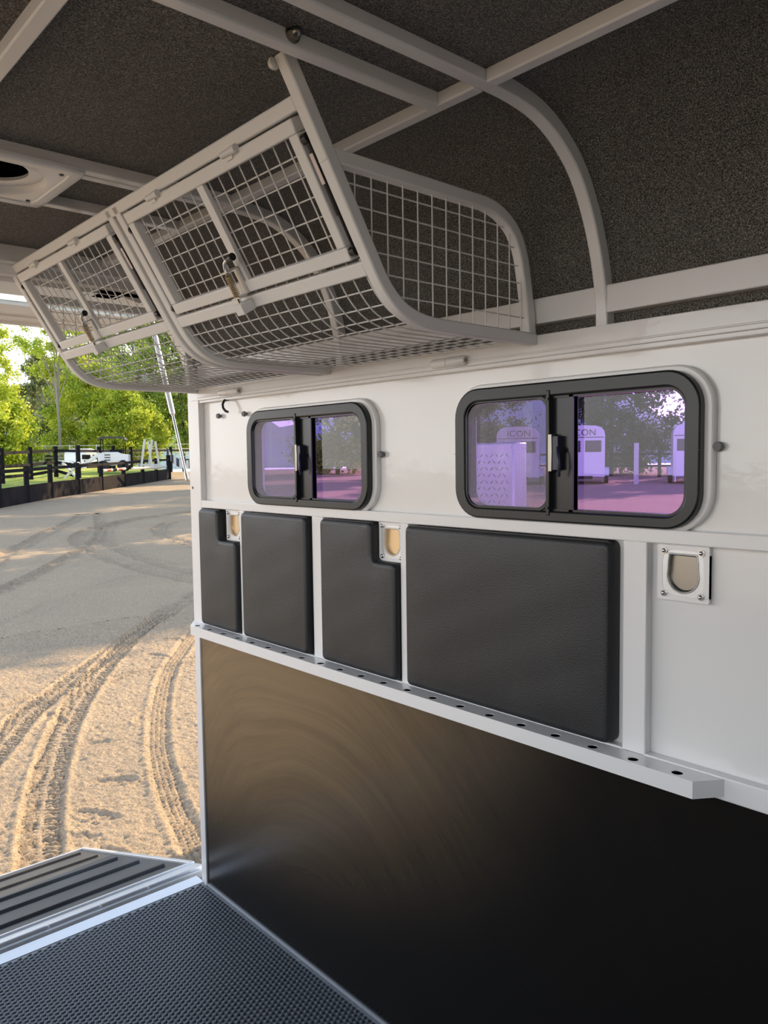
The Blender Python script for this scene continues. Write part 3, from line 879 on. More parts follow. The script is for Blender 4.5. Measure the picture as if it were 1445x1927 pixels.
# flap doors
def flap(x0, x1, xv, hx, sx):
    w = 0.024; s0, s1 = 0.012, 0.252; o0, o1 = -0.003, 0.021
    f = MB()
    fbox(f, x0, x1, s0, s0+w, o0, o1); fbox(f, x0, x1, s1-w, s1, o0, o1)
    fbox(f, x0, x0+w, s0+w, s1-w, o0, o1); fbox(f, x1-w, x1, s0+w, s1-w, o0, o1)
    d = rel(f).build('flap_door', TUBEW, bk, bevel=0.0025)
    v = MB(); fbox(v, xv, xv+0.023, s0+w-0.002, s1-w+0.002, 0.000, 0.010)
    rel(v).build('centre_strap', TUBEW, d, bevel=0.001)
    m = MB()
    x = x1-w-0.026
    while x > x0+w-0.004:
        m.tube([FP(x, s0+w-0.006, 0.012), FP(x, s1-w+0.006, 0.012)], WR, 6); x -= GV
    for s in (0.068, 0.102, 0.137, 0.171, 0.206, 0.236):
        m.tube([FP(x0+w-0.004, s-0.002, 0.015), FP(x1-w+0.004, s-0.002, 0.015)], WR, 6)
    rel(m).build('wire_mesh', WIRE, d, smooth=True)
    # barrel hinges
    for X in hx:
        h = MB().tube([FP(X-0.026, 0.010, -0.006), FP(X+0.004, 0.010, -0.006)], 0.0062, 12)
        h.tube([FP(X+0.005, 0.010, -0.006), FP(X+0.022, 0.010, -0.006)], 0.0074, 12)
        fbox(h, X-0.022, X+0.001, 0.010, 0.022, -0.006, -0.002)
        rel(h).build('barrel_hinge', TUBEW, d, smooth=True)
    # spring latch
    cx = xv+0.001; L0 = -0.022
    k = MB().tube([FP(cx-0.012, 0.288, L0), FP(cx-0.006, 0.205, L0), FP(cx-0.003, 0.190, L0), FP(cx+0.003, 0.181, L0), FP(cx+0.012, 0.177, L0), FP(cx+0.022, 0.176, L0)], 0.0040, 10)
    rel(k).build('latch_bolt', CHROME, d, smooth=True)
    k = MB().tube([FP(cx+0.018, 0.1762, L0), FP(cx+0.022, 0.176, L0), FP(cx+0.040, 0.1745, L0)], [0.005, 0.0062, 0.0078], 14)
    rel(k).build('latch_knob', BLACKG, d, smooth=True)
    pts = []; N = 13*10
    for i in range(N+1):
        t = i/N; a = 2*math.pi*13*t; s = 0.203+0.046*t; xx = cx-0.0055-0.0035*t
        p0 = Vector(FP(xx, s, L0)); nrm = Vector((0, 0.857605, 0.514309))
        pts.append(p0+Vector((1, 0, 0))*0.0068*math.cos(a)+nrm*0.0068*math.sin(a))
    rel(MB().tube(pts, 0.0011, 5)).build('latch_spring', BRASSY, d, smooth=True)
    k = MB(); fbox(k, cx-0.004, cx+0.012, 0.196, 0.252, -0.006, -0.003)
    fbox(k, cx-0.014, cx+0.012, 0.196, 0.1985, -0.032, -0.003); fbox(k, cx-0.018, cx+0.010, 0.250, 0.2525, -0.032, -0.003)
    rel(k).build('latch_bracket', GALV, d)
    kp = MB(); fbox(kp, cx-0.024, cx+0.004, 0.264, 0.286, -0.033, -0.001)
    rel(kp).build('latch_keeper', TUBEW, bk, bevel=0.001)
    # gas struts either side
    for X in sx:
        g = MB().tube([FP(X, 0.050, 0.006), FP(X, 0.160, 0.006)], 0.0052, 12)
        g.tube([FP(X, 0.150, 0.006), FP(X, 0.240, 0.006)], 0.0028, 10)
        g.tube([FP(X, 0.158, 0.006), FP(X, 0.175, 0.006)], 0.0058, 12)
        for s in (0.048, 0.238):
            g.tube([FP(X-0.006, s, 0.004), FP(X+0.006, s, 0.004)], 0.0085, 14)
        rel(g).build('gas_strut', BLACKG, d, smooth=True)
        q = MB(); fbox(q, X-0.004, X+0.0045, 0.072, 0.122, -0.0002, 0.0006)
        rel(q).build('strut_sticker', PINKL, d)
    return d
flap(-1.712, -1.068, -1.405, (-1.249, -1.553), (-1.0590,))
flap(-2.452, -1.812, -2.160, (-1.995, -2.288), (-1.801,))
for X in (-1.7190, -2.4645):
    g = MB().tube([FP(X, 0.050, 0.006), FP(X, 0.160, 0.006)], 0.0045, 12); g.tube([FP(X, 0.150, 0.006), FP(X, 0.240, 0.006)], 0.0026, 10)
    for s in (0.048, 0.238): g.tube([FP(X-0.004, s, 0.004), FP(X+0.004, s, 0.004)], 0.0078, 14)
    rel(g).build('gas_strut', BLACKG, bk, smooth=True)
rel(MB().disc((-1.050, 0.722, 2.166), (-1, 0, 0), 0.010, 0.006, 14).dome((-1.056, 0.722, 2.166), (-1, 0, 0), 0.009, 14)).build('pivot_pin', TUBEW, bk, smooth=True)

# ------------------------------------------------------------------ roof vent
VX, VY, VZ = -1.785, 0.512, 2.140
rv = empty('roof_vent', 'square white roof vent with round recessed scoop screwed to the ceiling', 'vent', (VX, VY, VZ))
hs = 0.147; RB = 0.108; N = 40
def sq_pt(a, h_, r):
    # rounded square point along direction a
    dx, dy = math.cos(a), math.sin(a); k = h_/max(abs(dx), abs(dy)); x, y = dx*k, dy*k
    cx = max(-h_+r, min(h_-r, x)); cy = max(-h_+r, min(h_-r, y)); e = math.hypot(x-cx, y-cy)
    if e > r: x = cx+(x-cx)/e*r; y = cy+(y-cy)/e*r
    return x, y
b = MB(); loops = []
loops.append([(*sq_pt(2*math.pi*i/N+0.01, hs, 0.02), 0.0105) for i in range(N)])
loops.append([(*sq_pt(2*math.pi*i/N+0.01, hs, 0.02), 0.004) for i in range(N)])
loops.append([(*sq_pt(2*math.pi*i/N+0.01, hs-0.005, 0.018), 0.0) for i in range(N)])
loops.append([(*sq_pt(2*math.pi*i/N+0.01, hs-0.026, 0.012), 0.0) for i in range(N)])
loops.append([(*sq_pt(2*math.pi*i/N+0.01, hs-0.028, 0.012), 0.003) for i in range(N)])
loops.append([(RB*math.cos(2*math.pi*i/N+0.01), RB*math.sin(2*math.pi*i/N+0.01), 0.003) for i in range(N)])
loops.append([((RB-0.006)*math.cos(2*math.pi*i/N+0.01), (RB-0.006)*math.sin(2*math.pi*i/N+0.01), 0.008) for i in range(N)])
loops.append([((RB-0.010)*math.cos(2*math.pi*i/N+0.01), (RB-0.010)*math.sin(2*math.pi*i/N+0.01), 0.027) for i in range(N)])
vs = [q for lp in loops for q in lp]; fs = []
for k in range(len(loops)-1):
    for i in range(N): fs.append((k*N+i, k*N+(i+1) % N, (k+1)*N+(i+1) % N, (k+1)*N+i))
b.add(vs, fs); b.build('vent_housing', WHITE, rv, smooth=True)
b = MB()
ring_o = [(0.099, 0.017), (0.099, 0.026), (0.074, 0.029), (0.072, 0.020)]
vs = []; fs = []
for i in range(N):
    a = 2*math.pi*i/N
    for (r_, z_) in ring_o: vs.append((r_*math.cos(a), r_*math.sin(a), z_))
for i in range(N):
    for j in range(4): fs.append((i*4+j, i*4+(j+1) % 4, ((i+1) % N)*4+(j+1) % 4, ((i+1) % N)*4+j))
b.add(vs, fs); b.build('vent_ring', WHITE, rv, smooth=True)
MB().disc((0, 0, 0.0275), (0, 0, 1), 0.099, 0.003, 32).build('vent_throat', VOID, rv)
MB().disc((0.030, -0.035, 0.004), (0, 0, 1), 0.016, 0.034, 16).disc((0.030, -0.035, -0.002), (0, 0, 1), 0.009, 0.008, 6).build('vent_knob', TUBEW, rv, smooth=True)
for sx, sy in ((1, 1), (-1, 1), (1, -1), (-1, -1)):
    MB().disc((sx*0.106, sy*0.106, 0.0005), (0, 0, 1), 0.0045, 0.002, 12).build('screw', BLACKG, rv)

# ------------------------------------------------------------------ raised rear door and its strut
d1 = empty('door_1', loc=(-2.55, 0.45, 2.10)); d1['kind'] = 'structure'
def drel(mb, o=(-2.55, 0.45, 2.10)):
    mb.v = [(p[0]-o[0], p[1]-o[1], p[2]-o[2]) for p in mb.v]; return mb
f = MB()
y0, y1 = -0.55, 1.41; xa, xb = -3.26, -2.585; za, zb2 = 2.098, 2.128
f.box(xa, xa+0.10, y0, y1, za, zb2); f.box(xb-0.07, xb, y0, y1, za, zb2)
f.box(xa+0.10, xb-0.07, y0, y0+0.08, za, zb2); f.box(xa+0.10, xb-0.07, y1-0.08, y1, za, zb2)
f.box(xa+0.10, xb-0.07, 0.40, 0.46, za, zb2)
f.box(xa-0.012, xa+0.006, y0, y1, za-0.012, zb2)
drel(f).build('door_frame', WHITE, d1, bevel=0.002)
drel(MB().box(xa+0.30, xb-0.20, y0+0.08, y1-0.08, 2.116, 2.120)).build('acrylic_pane', CGLASS, d1)
drel(MB().box(xa+0.10, xa+0.30, y0+0.08, y1-0.08, 2.106, 2.122).box(xb-0.20, xb-0.07, y0+0.08, y1-0.08, 2.106, 2.122)).build('door_skin', WHITE, d1)
drel(MB().tube([(-2.572, y0, 2.150), (-2.572, y1, 2.150)], 0.010, 12)).build('hinge', BLACKG, d1, smooth=True)

st = empty('gas_strut', 'chrome gas strut slanting from the rear post up to the raised door', 'strut', (-2.640, 1.385, 1.482))
A = Vector((-2.640, 1.385, 1.482)); B = Vector((-2.895, 1.385, 2.105))
ld = B-A; so = lambda v: tuple(Vector(v)-A)
m_ = A+ld*0.40
MB().tube([so(A+ld*0.03), so(m_)], 0.0052, 14).build('rod', CHROME, st, smooth=True)
MB().tube([so(m_-ld*0.01), so(m_), so(m_+ld*0.04), so(A+ld*0.97)], [0.009, 0.0105, 0.0105, 0.0105], 16).build('cylinder', ALU, st, smooth=True)
MB().tube([so(A-ld*0.005), so(A+ld*0.035)], 0.0078, 12).dome(so(A), (-0.2, 0, -1), 0.008, 12).build('end_fitting', CHROME, st, smooth=True)
MB().tube([so(A), so(A+Vector((0.085, 0.0, -0.004)))], 0.0035, 10).disc(so(A+Vector((0.035, 0, -0.002))), (1, 0, 0), 0.009, 0.010, 6).disc(so(A+Vector((0.070, 0, -0.003))), (1, 0, 0), 0.010, 0.008, 14).build('ball_stud', BRASSY, st, smooth=True)

# ------------------------------------------------------------------ floor mat with studs
def floor_mat():
    x0, x1, ya, yb = -2.540, 1.45, -0.53, 1.344
    base = MB().box(x0, x1, ya, yb, -0.001, 0.003).build('rubber_mat', mat('mat_base', (0.24, 0.27, 0.31), 0.40, vary=(4, (0.20, 0.23, 0.26))))
    tag(base, 'black rubber stud mat covering the trailer floor', 'mat')
    px = 0.0172; py = px*0.866
    cs = []; j = 0; y = ya+0.012
    while y < yb-0.006:
        x = x0+0.008+(px/2 if j % 2 else 0)
        while x < min(x1, -0.30)-0.006: cs.append((x, y)); x += px
        y += py; j += 1
    cs = np.array(cs)
    prof_ = [(0.0078, 0.0025), (0.0070, 0.0052), (0.0040, 0.0066)]
    ang = np.arange(6)*math.pi/3+math.pi/6
    V = []
    for r_, z_ in prof_:
        V.append(np.stack([r_*np.cos(ang), r_*np.sin(ang), np.full(6, z_)], 1))
    V = np.concatenate(V)  # 18
    F = []
    for k in range(2):
        for i in range(6): F.append((k*6+i, k*6+(i+1) % 6, (k+1)*6+(i+1) % 6, (k+1)*6+i))
    F += [(12, 13, 14, 15), (12, 15, 16, 17)]
    F = np.array(F)
    n = len(cs)
    VV = V[None]+np.concatenate([cs, np.zeros((n, 1))], 1)[:, None, :]
    FF = F[None]+(np.arange(n)*18)[:, None, None]
    o = np_mesh('stud_surface', VV.reshape(-1, 3), FF.reshape(-1, 4), MATR, base, smooth=True)
    o['kind'] = 'stuff'
floor_mat()
# threshold strip
t = MB().box(-2.600, -2.544, -0.55, 1.352, -0.004, 0.004)
t.build('trim_15', ALU, kind='structure', bevel=0.001)

# ------------------------------------------------------------------ loading ramp
RA = Vector((-2.660, 0, 0.002)); RBt = Vector((-3.900, 0, -0.398)); RD = (RBt-RA).normalized(); RN = Vector((0, 1, 0)).cross(RD); 
if RN.z < 0: RN = -RN
ramp = empty('loading_ramp', 'lowered rear ramp with black ribbed rubber and aluminium edges resting on the sand', 'ramp', tuple(RA))
def RP(s, y, h_): 
    return tuple(RD*s+RN*h_+Vector((0, y, 0)))
def rbox(mb, s0, s1, ya, yb, h0, h1):
    return mb.hexa([RP(s0, ya, h0), RP(s1, ya, h0), RP(s1, yb, h0), RP(s0, yb, h0), RP(s0, ya, h1), RP(s1, ya, h1), RP(s1, yb, h1), RP(s0, yb, h1)])
LR = (RBt-RA).length; yr0, yr1 = -0.60, 1.415
f = MB(); rbox(f, 0, 0.085, yr0, yr1, -0.04, 0.0); rbox(f, LR-0.02, LR, yr0, yr1, -0.04, 0.008); rbox(f, 0.085, LR-0.02, yr1-0.02, yr1, -0.04, 0.008); rbox(f, 0.085, LR-0.02, yr0, yr0+0.02, -0.04, 0.008)
rbox(f, 0.078, 0.094, yr0, yr1, -0.01, 0.007)
f.build('ramp_frame', ALU, ramp, bevel=0.0015)
f = MB(); rbox(f, 0.085, LR-0.02, yr0+0.02, yr1-0.02, -0.035, 0.0); f.build('ramp_rubber', RUBBER, ramp)
for s in (0.21, 0.46, 0.70, 0.94, 1.17):
    f = MB(); rbox(f, s, s+0.016, yr0+0.08, 1.352, -0.002, 0.013); f.build('grip_rib', RUBBER, ramp, bevel=0.003)
hb = MB(); rbox(hb, -0.030, -0.002, yr0, yr1-0.02, -0.035, -0.012); hb.build('hinge_leaf', ALU, ramp)
yy = yr0+0.03; k = 0
while yy < 1.34:
    MB().tube([RP(-0.020, yy, 0.000), RP(-0.020, min(yy+0.165, 1.345), 0.000)], 0.0085 if k % 2 else 0.0075, 10).build('hinge_knuckle', ALU, ramp, smooth=True)
    yy += 0.175; k += 1

# ------------------------------------------------------------------ ground
def g0(X, Y):
    d = np.hypot(X, Y)
    return -0.42+0.0175*np.clip(d-4, 0, 60)
TR = {
 'A': ([(-3.30, 0.95), (-3.87, 1.18), (-4.55, 1.42), (-5.37, 1.78), (-6.24, 2.25), (-7.12, 2.83), (-7.99, 3.52), (-9.07, 4.51), (-9.69, 5.11), (-10.6, 6.2)], 0.115, 'lug'),
 'B': ([(-4.9, 1.0), (-5.30, 1.25), (-5.7, 1.52), (-6.2, 1.84), (-6.49, 2.11), (-6.98, 2.53), (-7.47, 2.99), (-8.3, 3.75), (-9.3, 4.6)], 0.12, 'lug'),
 'C': ([(-8.5, 4.6), (-7.71, 4.05), (-6.63, 3.24), (-5.83, 2.76), (-5.06, 2.37), (-4.59, 2.17), (-4.08, 1.99), (-3.66, 1.87), (-3.25, 1.74)], 0.085, 'fine'),
 'D': ([(-6.45, 1.2), (-6.56, 1.77), (-6.69, 2.26), (-6.74, 2.69), (-6.66, 3.49), (-6.5, 4.2)], 0.05, 'fine'),
 'D2': ([(-6.1, 1.2), (-6.33, 1.7), (-6.5, 2.35), (-6.7, 2.92), (-6.81, 3.57), (-6.8, 4.2)], 0.05, 'fine'),
 'E': ([(-10.2, 6.1), (-11.49, 6.08), (-13.55, 6.2), (-16.27, 6.65), (-18.94, 7.66), (-20.97, 9.08), (-22.28, 11.84)], 0.16, 'rut'),
 'E2': ([(-10.4, 5.7), (-12.0, 5.6), (-14.5, 5.75), (-17.5, 6.4), (-19.9, 7.9), (-21.5, 10.1)], 0.12, 'rut'),
 'F': ([(-13.4, 7.6), (-14.91, 7.87), (-16.69, 8.13), (-18.32, 8.77), (-19.49, 9.68)], 0.15, 'rut'),
 'G': ([(-8.8, 1.7), (-9.55, 2.61), (-10.63, 3.71), (-12.03, 5.54), (-12.9, 6.9)], 0.13, 'flat'),
 'H': ([(-11.2, 2.6), (-13.5, 4.4), (-17.5, 6.9), (-24, 9.5)], 0.10, 'rut'),
 'I': ([(-14.0, 3.6), (-17.0, 5.1), (-23.0, 8.6)], 0.14, 'rut'),
}
def track_field(X, Y, only=None):
    H = np.zeros_like(X)
    for key, (pl, hw, typ) in TR.items():
        # smooth polyline (Catmull-Rom)
        P = np.array(pl, float); Q = []
        for i in range(len(P)-1):
            p0 = P[max(i-1, 0)]; p1 = P[i]; p2 = P[i+1]; p3 = P[min(i+2, len(P)-1)]
            for k in range(6):
                t = k/6; Q.append(0.5*((2*p1)+(-p0+p2)*t+(2*p0-5*p1+4*p2-p3)*t*t+(-p0+3*p1-3*p2+p3)*t**3))
        Q.append(P[-1]); Q = np.array(Q)
        best = np.full(X.shape, 1e9); al = np.zeros_like(X); ac = np.zeros_like(X); L = 0
        for i in range(len(Q)-1):
            a, b_ = Q[i], Q[i+1]; d = b_-a; l = np.hypot(*d); d = d/l
            rx, ry = X-a[0], Y-a[1]; u = np.clip(rx*d[0]+ry*d[1], 0, l)
            dx, dy = rx-u*d[0], ry-u*d[1]; dist = np.hypot(dx, dy); c = d[0]*ry-d[1]*rx
            m = dist < best
            best = np.where(m, dist, best); al = np.where(m, L+u, al); ac = np.where(m, c, ac); L += l
        ins = best < hw*1.5
        e = np.clip((hw-best)/0.02, 0, 1)
        rim = np.exp(-((best-hw-0.012)/0.018)**2)
        if typ == 'lug':
            ph = (al+np.abs(ac)*0.35)/0.042+np.where(ac > 0, 0.5, 0)
            lug = (np.abs((ph % 1)-0.5) < 0.26).astype(float)
            lug = np.where(np.abs(ac) < 0.020, 0.85, lug)
            h = e*(-0.034+0.030*lug)+0.012*rim
        elif typ == 'fine':
            gro = (np.cos(ac/0.034*2*np.pi) > 0.2).astype(float)
            tw = (np.abs(((al+ac*0.6)/0.022 % 1)-0.5) < 0.3).astype(float)
            h = e*(-0.020+0.012*gro+0.006*tw)+0.010*rim
        elif typ == 'rut':
            h = e*(-0.035)+0.034*rim+e*0.016*(np.cos(al/0.09*2*np.pi) > 0)
        else:
            h = e*(-0.010)+0.006*rim
        H += np.where(ins | (rim > 0.02), h, 0)
    return H
def ripple(X, Y, rs):
    H = np.zeros_like(X)
    for k, a in ((0.9, 0.010), (2.1, 0.006), (4.7, 0.004), (9.0, 0.003), (17.0, 0.0022)):
        for _ in range(3):
            th = rs.uniform(0, 2*math.pi); ph = rs.uniform(0, 6.28)
            wob = 0.9*np.sin(0.6*k*(X*math.sin(th)-Y*math.cos(th))+ph)
            H += a/1.7*np.sin(k*(X*math.cos(th)+Y*math.sin(th))*1.6+ph+wob)
    return H
FOOT = [(-4.25, 1.62, 0.5), (-4.62, 1.86, 0.9), (-5.3, 2.02, 1.2), (-3.75, 1.52, 0.3), (-6.35, 3.05, 2.0), (-7.1, 3.35, 0.4), (-4.1, 1.40, 1.0), (-7.6, 3.75, 0.8), (-6.0, 2.0, 0.1), (-5.6, 2.5, 2.4)]
def grid_patch(x0, x1, y0, y1, st):
    xs = np.linspace(x0, x1, max(2, int(round((x1-x0)/st))+1)); ys = np.linspace(y0, y1, max(2, int(round((y1-y0)/st))+1))
    X, Y = np.meshgrid(xs, ys); nx, ny = len(xs), len(ys)
    Z = g0(X, Y)
    if st < 0.2:
        Z = Z+track_field(X, Y)+ripple(X, Y, np.random.RandomState(5))
        for fx, fy, fa in FOOT:
            u = (X-fx)*math.cos(fa)+(Y-fy)*math.sin(fa); v = -(X-fx)*math.sin(fa)+(Y-fy)*math.cos(fa)
            q = np.sqrt((u/0.15)**2+(v/0.055)**2)
            Z += -0.014*np.clip(1.15-q, 0, 0.4)/0.4+0.008*np.exp(-((q-1.15)/0.12)**2)
        if st < 0.03:
            rs = np.random.RandomState(3); n = rs.normal(0, 1, X.shape)
            n = (n+np.roll(n, 1, 0)+np.roll(n, 1, 1)+np.roll(n, (1, 1), (0, 1)))/2
            Z += 0.0036*n*(0.4+0.6*(track_field(X, Y) > -0.004))
    V = np.stack([X, Y, Z], 2).reshape(-1, 3)
    i, j = np.meshgrid(np.arange(nx-1), np.arange(ny-1)); a = (j*nx+i).ravel()
    F = np.stack([a, a+1, a+1+nx, a+nx], 1)
    return V, F
def ground():
    parts = [grid_patch(-9.0, -3.2, 0.3, 6.3, 0.0125),
             grid_patch(-24.0, -9.0, 0.3, 16.3, 0.05),
             grid_patch(-9.0, -3.2, 6.3, 16.3, 0.2), grid_patch(-9.0, -3.2, -40, 0.3, 1.0), grid_patch(-24, -9, -40, 0.3, 1.0),
             grid_patch(-3.2, 40, -40, 16.3, 1.0), grid_patch(-60, -24, -40, 16.3, 1.0), grid_patch(-60, 40, 16.3, 60, 1.0)]
    under = grid_patch(-26, -3.0, 0.0, 17, 0.5); under[0][:, 2] -= 0.045
    parts.append(under)
    VV = []; FF = []; k = 0
    for V, F in parts: VV.append(V); FF.append(F+k); k += len(V)
    o = np_mesh('sand_ground', np.concatenate(VV), np.concatenate(FF), SAND, smooth=True, kind='structure')
ground()
# edge of curb A: grass bank behind it
KA = [(-24.0, 3.4), (-28.53, 7.98), (-32.33, 10.98), (-36.41, 14.69), (-41.37, 19.03), (-45.38, 22.56)]
KA = [(x, y) for x, y in KA]
def gz(x, y): return float(g0(np.array(float(x)), np.array(float(y))))
def grass():
    V = []; F = []; n = 7
    out = Vector((-0.75, 0.10)).normalized()
    for i, (x, y) in enumerate(KA):
        for j in range(n):
            t = [0, 3, 7, 12, 20, 32, 60][j]
            z = gz(x, y)+0.60+[0, 0.08, 0.20, 0.32, 0.5, 0.8, 1.2][j]
            V.append((x+out.x*(t+0.05)-0.05, y+out.y*t, z))
    for i in range(len(KA)-1):
        for j in range(n-1):
            a = i*n+j; F.append((a, a+1, a+1+n, a+n))
    np_mesh('grass_bank', V, F, GRASS, smooth=True, kind='structure')
grass()
hb = MB(); pts = [(-320, -60, 0), (-300, 40, 0), (-280, 130, 0), (-240, 230, 0)]
V = []; F = []
for i in range(40):
    t = i/39; a = math.radians(-10+75*t); r_ = 330
    x, y = -r_*math.cos(a), r_*math.sin(a); hgt = 34+14*math.sin(i*0.45)+6*math.sin(i*1.3)
    V += [(x, y, -2), (x*1.06, y*1.06, hgt*0.55), (x*1.16, y*1.16, hgt)]
for i in range(39):
    for j in range(2): a = i*3+j; F.append((a, a+1, a+4, a+3))
np_mesh('distant_hill', V, F, HILL, smooth=True, kind='structure')

# ------------------------------------------------------------------ fences
# front fence: kerb boards with posts and a single rail
fA = empty('kerb_fence', 'low black fence of kerb boards, short posts and one rail edging the sand yard', 'fence', (KA[0][0], KA[0][1], gz(*KA[0])))
FO = Vector(fA.location)
for i in range(len(KA)-1):
    n = 2
    for k in range(n):
        a = Vector(KA[i]).lerp(Vector(KA[i+1]), k/n); c = Vector(KA[i]).lerp(Vector(KA[i+1]), (k+1)/n)
        za_, zc_ = gz(*a), gz(*c)
        MB().beam(Vector((a.x, a.y, za_+0.28))-FO, Vector((c.x*0.995+a.x*0.005, c.y*0.995+a.y*0.005, zc_+0.28))-FO, 0.05, 0.74).build('kerb_board', PANELB, fA)
        MB().beam(Vector((a.x+0.05, a.y, za_+1.22))-FO, Vector((c.x+0.05, c.y, zc_+1.22))-FO, 0.05, 0.12).build('rail', TARRED, fA)
        MB().beam(Vector((a.x-0.05, a.y, za_-0.05))-FO, Vector((a.x-0.05, a.y, za_+1.36))-FO, 0.15, 0.15).build('post', TARRED, fA)
e_ = KA[-1]
MB().beam(Vector((e_[0], e_[1], gz(*e_)-0.05))-FO, Vector((e_[0], e_[1], gz(*e_)+1.5))-FO, 0.2, 0.2).build('post', TARRED, fA)

def pdir(px):
    """slope Y/-X of the bearing seen through the rear opening"""
    return 0.282+0.00060*px+0.00000026*px*px
def place(px, D, y):
    """point at distance D along -X on that bearing, at image height y -> z"""
    return Vector((-D, pdir(px)*D, EYE+(870-y-0*px)*D/(1.073-0.00045*px)/1480.7))
# rear paddock fence: three rails
fB = empty('paddock_fence', 'taller black post and rail fence across the grass behind the kerb fence', 'fence', tuple(place(3, 33, 905)))
FO = Vector(fB.location)
posts = [(-60, 30, 845, 915), (3, 33, 842, 903), (56, 36, 841, 899), (103, 38, 840, 891), (145, 36.5, 839, 905), (184, 42, 842, 893), (211, 44, 842, 890), (244, 47, 843, 888), (320, 51, 844, 886), (372, 53, 845, 886)]
PP = []
for px, D, yt, yb_ in posts:
    a = place(px, D, yb_); c = place(px, D, yt); PP.append((a, c))
    MB().beam(a-FO-Vector((0, 0, 0.2)), c-FO, 0.16, 0.16).build('post', TARRED, fB)
for i in range(len(PP)-1):
    for k, t in enumerate((0.84, 0.42, 0.10)):
        if k == 2 and i > 3: continue
        a = PP[i][0].lerp(PP[i][1], t); c = PP[i+1][0].lerp(PP[i+1][1], t)
        MB().beam(a-FO, c-FO, 0.05, 0.13).build('rail', TARRED, fB)
# pale wire and pipe fence behind
fC = empty('wire_fence', 'pale pipe and wire yard fence at the far side of the paddock', 'fence', tuple(place(0, 52, 880)))
FO = Vector(fC.location); b = MB(); w_ = MB()
prev = None
for i in range(9):
    px = -20+i*50; a = place(px, 56, 886); c = place(px, 56, 838)
    MB().tube([a-FO, c-FO], 0.05, 6).build('pipe_post', WOODW, fC)
    if prev:
        for t in (0.2, 0.35, 0.5, 0.65, 0.8, 0.97): w_.tube([prev[0].lerp(prev[1], t)-FO, a.lerp(c, t)-FO], 0.022, 4)
        w_.tube([prev[1]-FO, a-FO], 0.02, 4)
    prev = (a, c)
w_.build('fence_wire', WOODW, fC)

# ------------------------------------------------------------------ paddock equipment
def rel2(mb, o): 
    mb.v = [(p[0]-o[0], p[1]-o[1], p[2]-o[2]) for p in mb.v]; return mb
# cavaletti cross
c = place(131, 36, 905); o = empty('jump_cross', 'white wooden X-shaped jump stand on the grass', 'jump stand', tuple(c))
for s in (-1, 1):
    MB().beam((-s*0.45, -s*0.2, 0.02), (s*0.45, s*0.2, 0.80), 0.10, 0.10).build('arm', WOODW, o)
# jump poles
def pole(px0, px1, D, y, label, stripes):
    a = place(px0, D, y); c = place(px1, D+1.5, y-3); o = empty('jump_pole', label, 'pole', tuple(a), group='jump poles lying on the grass')
    MB().tube([(0, 0, 0), tuple(c-a)], 0.07, 10).build('pole_shaft', WOODW, o, smooth=True)
    if stripes:
        for (t0, t1, m) in ((0.15, 0.32, RED), (0.40, 0.58, TARRED), (0.66, 0.84, RED)):
            MB().tube([tuple((c-a)*t0), tuple((c-a)*t1)], 0.074, 10).build('painted_band', m, o, smooth=True)
pole(190, 232, 37, 887, 'white jump pole with red and dark painted bands lying behind the kerb fence', True)
pole(246, 310, 38.2, 884, 'plain white jump pole lying behind the kerb fence towards the post', False)
# jump wings
def wing(px, D, label):
    a = place(px, D, 886); o = empty('jump_wing', label, 'jump stand', tuple(a), group='tall white jump wings')
    MB().beam((0, -0.35, 0), (0, -0.08, 1.62), 0.10, 0.06).build('leaning_post', WOODW, o)
    MB().beam((0, 0.30, 0), (0, 0.10, 1.52), 0.10, 0.06).build('leaning_post', WOODW, o)
    MB().beam((0, -0.40, 0.25), (0, 0.35, 0.25), 0.08, 0.10).build('cross_bar', WOODW, o)
    MB().beam((-0.3, 0, 0.03), (0.3, 0, 0.03), 0.08, 0.06).build('foot', WOODW, o)
wing(274, 40, 'left of two tall white jump wings standing behind the kerb fence')
wing(288, 40.5, 'right of two tall white jump wings standing behind the kerb fence')
# striped barrier
a = place(343, 47.5, 886); o = MB(); 
prof_ = [(-1.0, 0.9), (-0.7, 0.45), (-0.3, 0.12), (0.2, 0.0), (0.6, 0.05), (0.9, 0.35), (1.05, 0.8)]
V = []; 
o2 = empty('striped_filler', 'curved blue and white striped jump filler at the corner of the yard', 'jump filler', tuple(a), rz=math.radians(62))
for k in range(14):
    m = WOODW if k % 2 else mat('navy_stripe', (0.02, 0.04, 0.10), 0.5)
    t0, t1 = k/14, (k+1)/14
    def pt(t, h_):
        i = t*(len(prof_)-1); j = min(int(i), len(prof_)-2); f_ = i-j
        x = prof_[j][0]*(1-f_)+prof_[j+1][0]*f_; z = prof_[j][1]*(1-f_)+prof_[j+1][1]*f_
        return (x, 0.25*math.sin(3*t), z*h_)
    q = MB().hexa([pt(t0, 1), pt(t1, 1), tuple(Vector(pt(t1, 1))+Vector((0, 0.05, 0))), tuple(Vector(pt(t0, 1))+Vector((0, 0.05, 0))),
                   tuple(Vector(pt(t0, 1))+Vector((0, 0, 0.55))), tuple(Vector(pt(t1, 1))+Vector((0, 0, 0.55))), tuple(Vector(pt(t1, 1))+Vector((0, 0.05, 0.55))), tuple(Vector(pt(t0, 1))+Vector((0, 0.05, 0.55)))])
    q.build('stripe', m, o2)
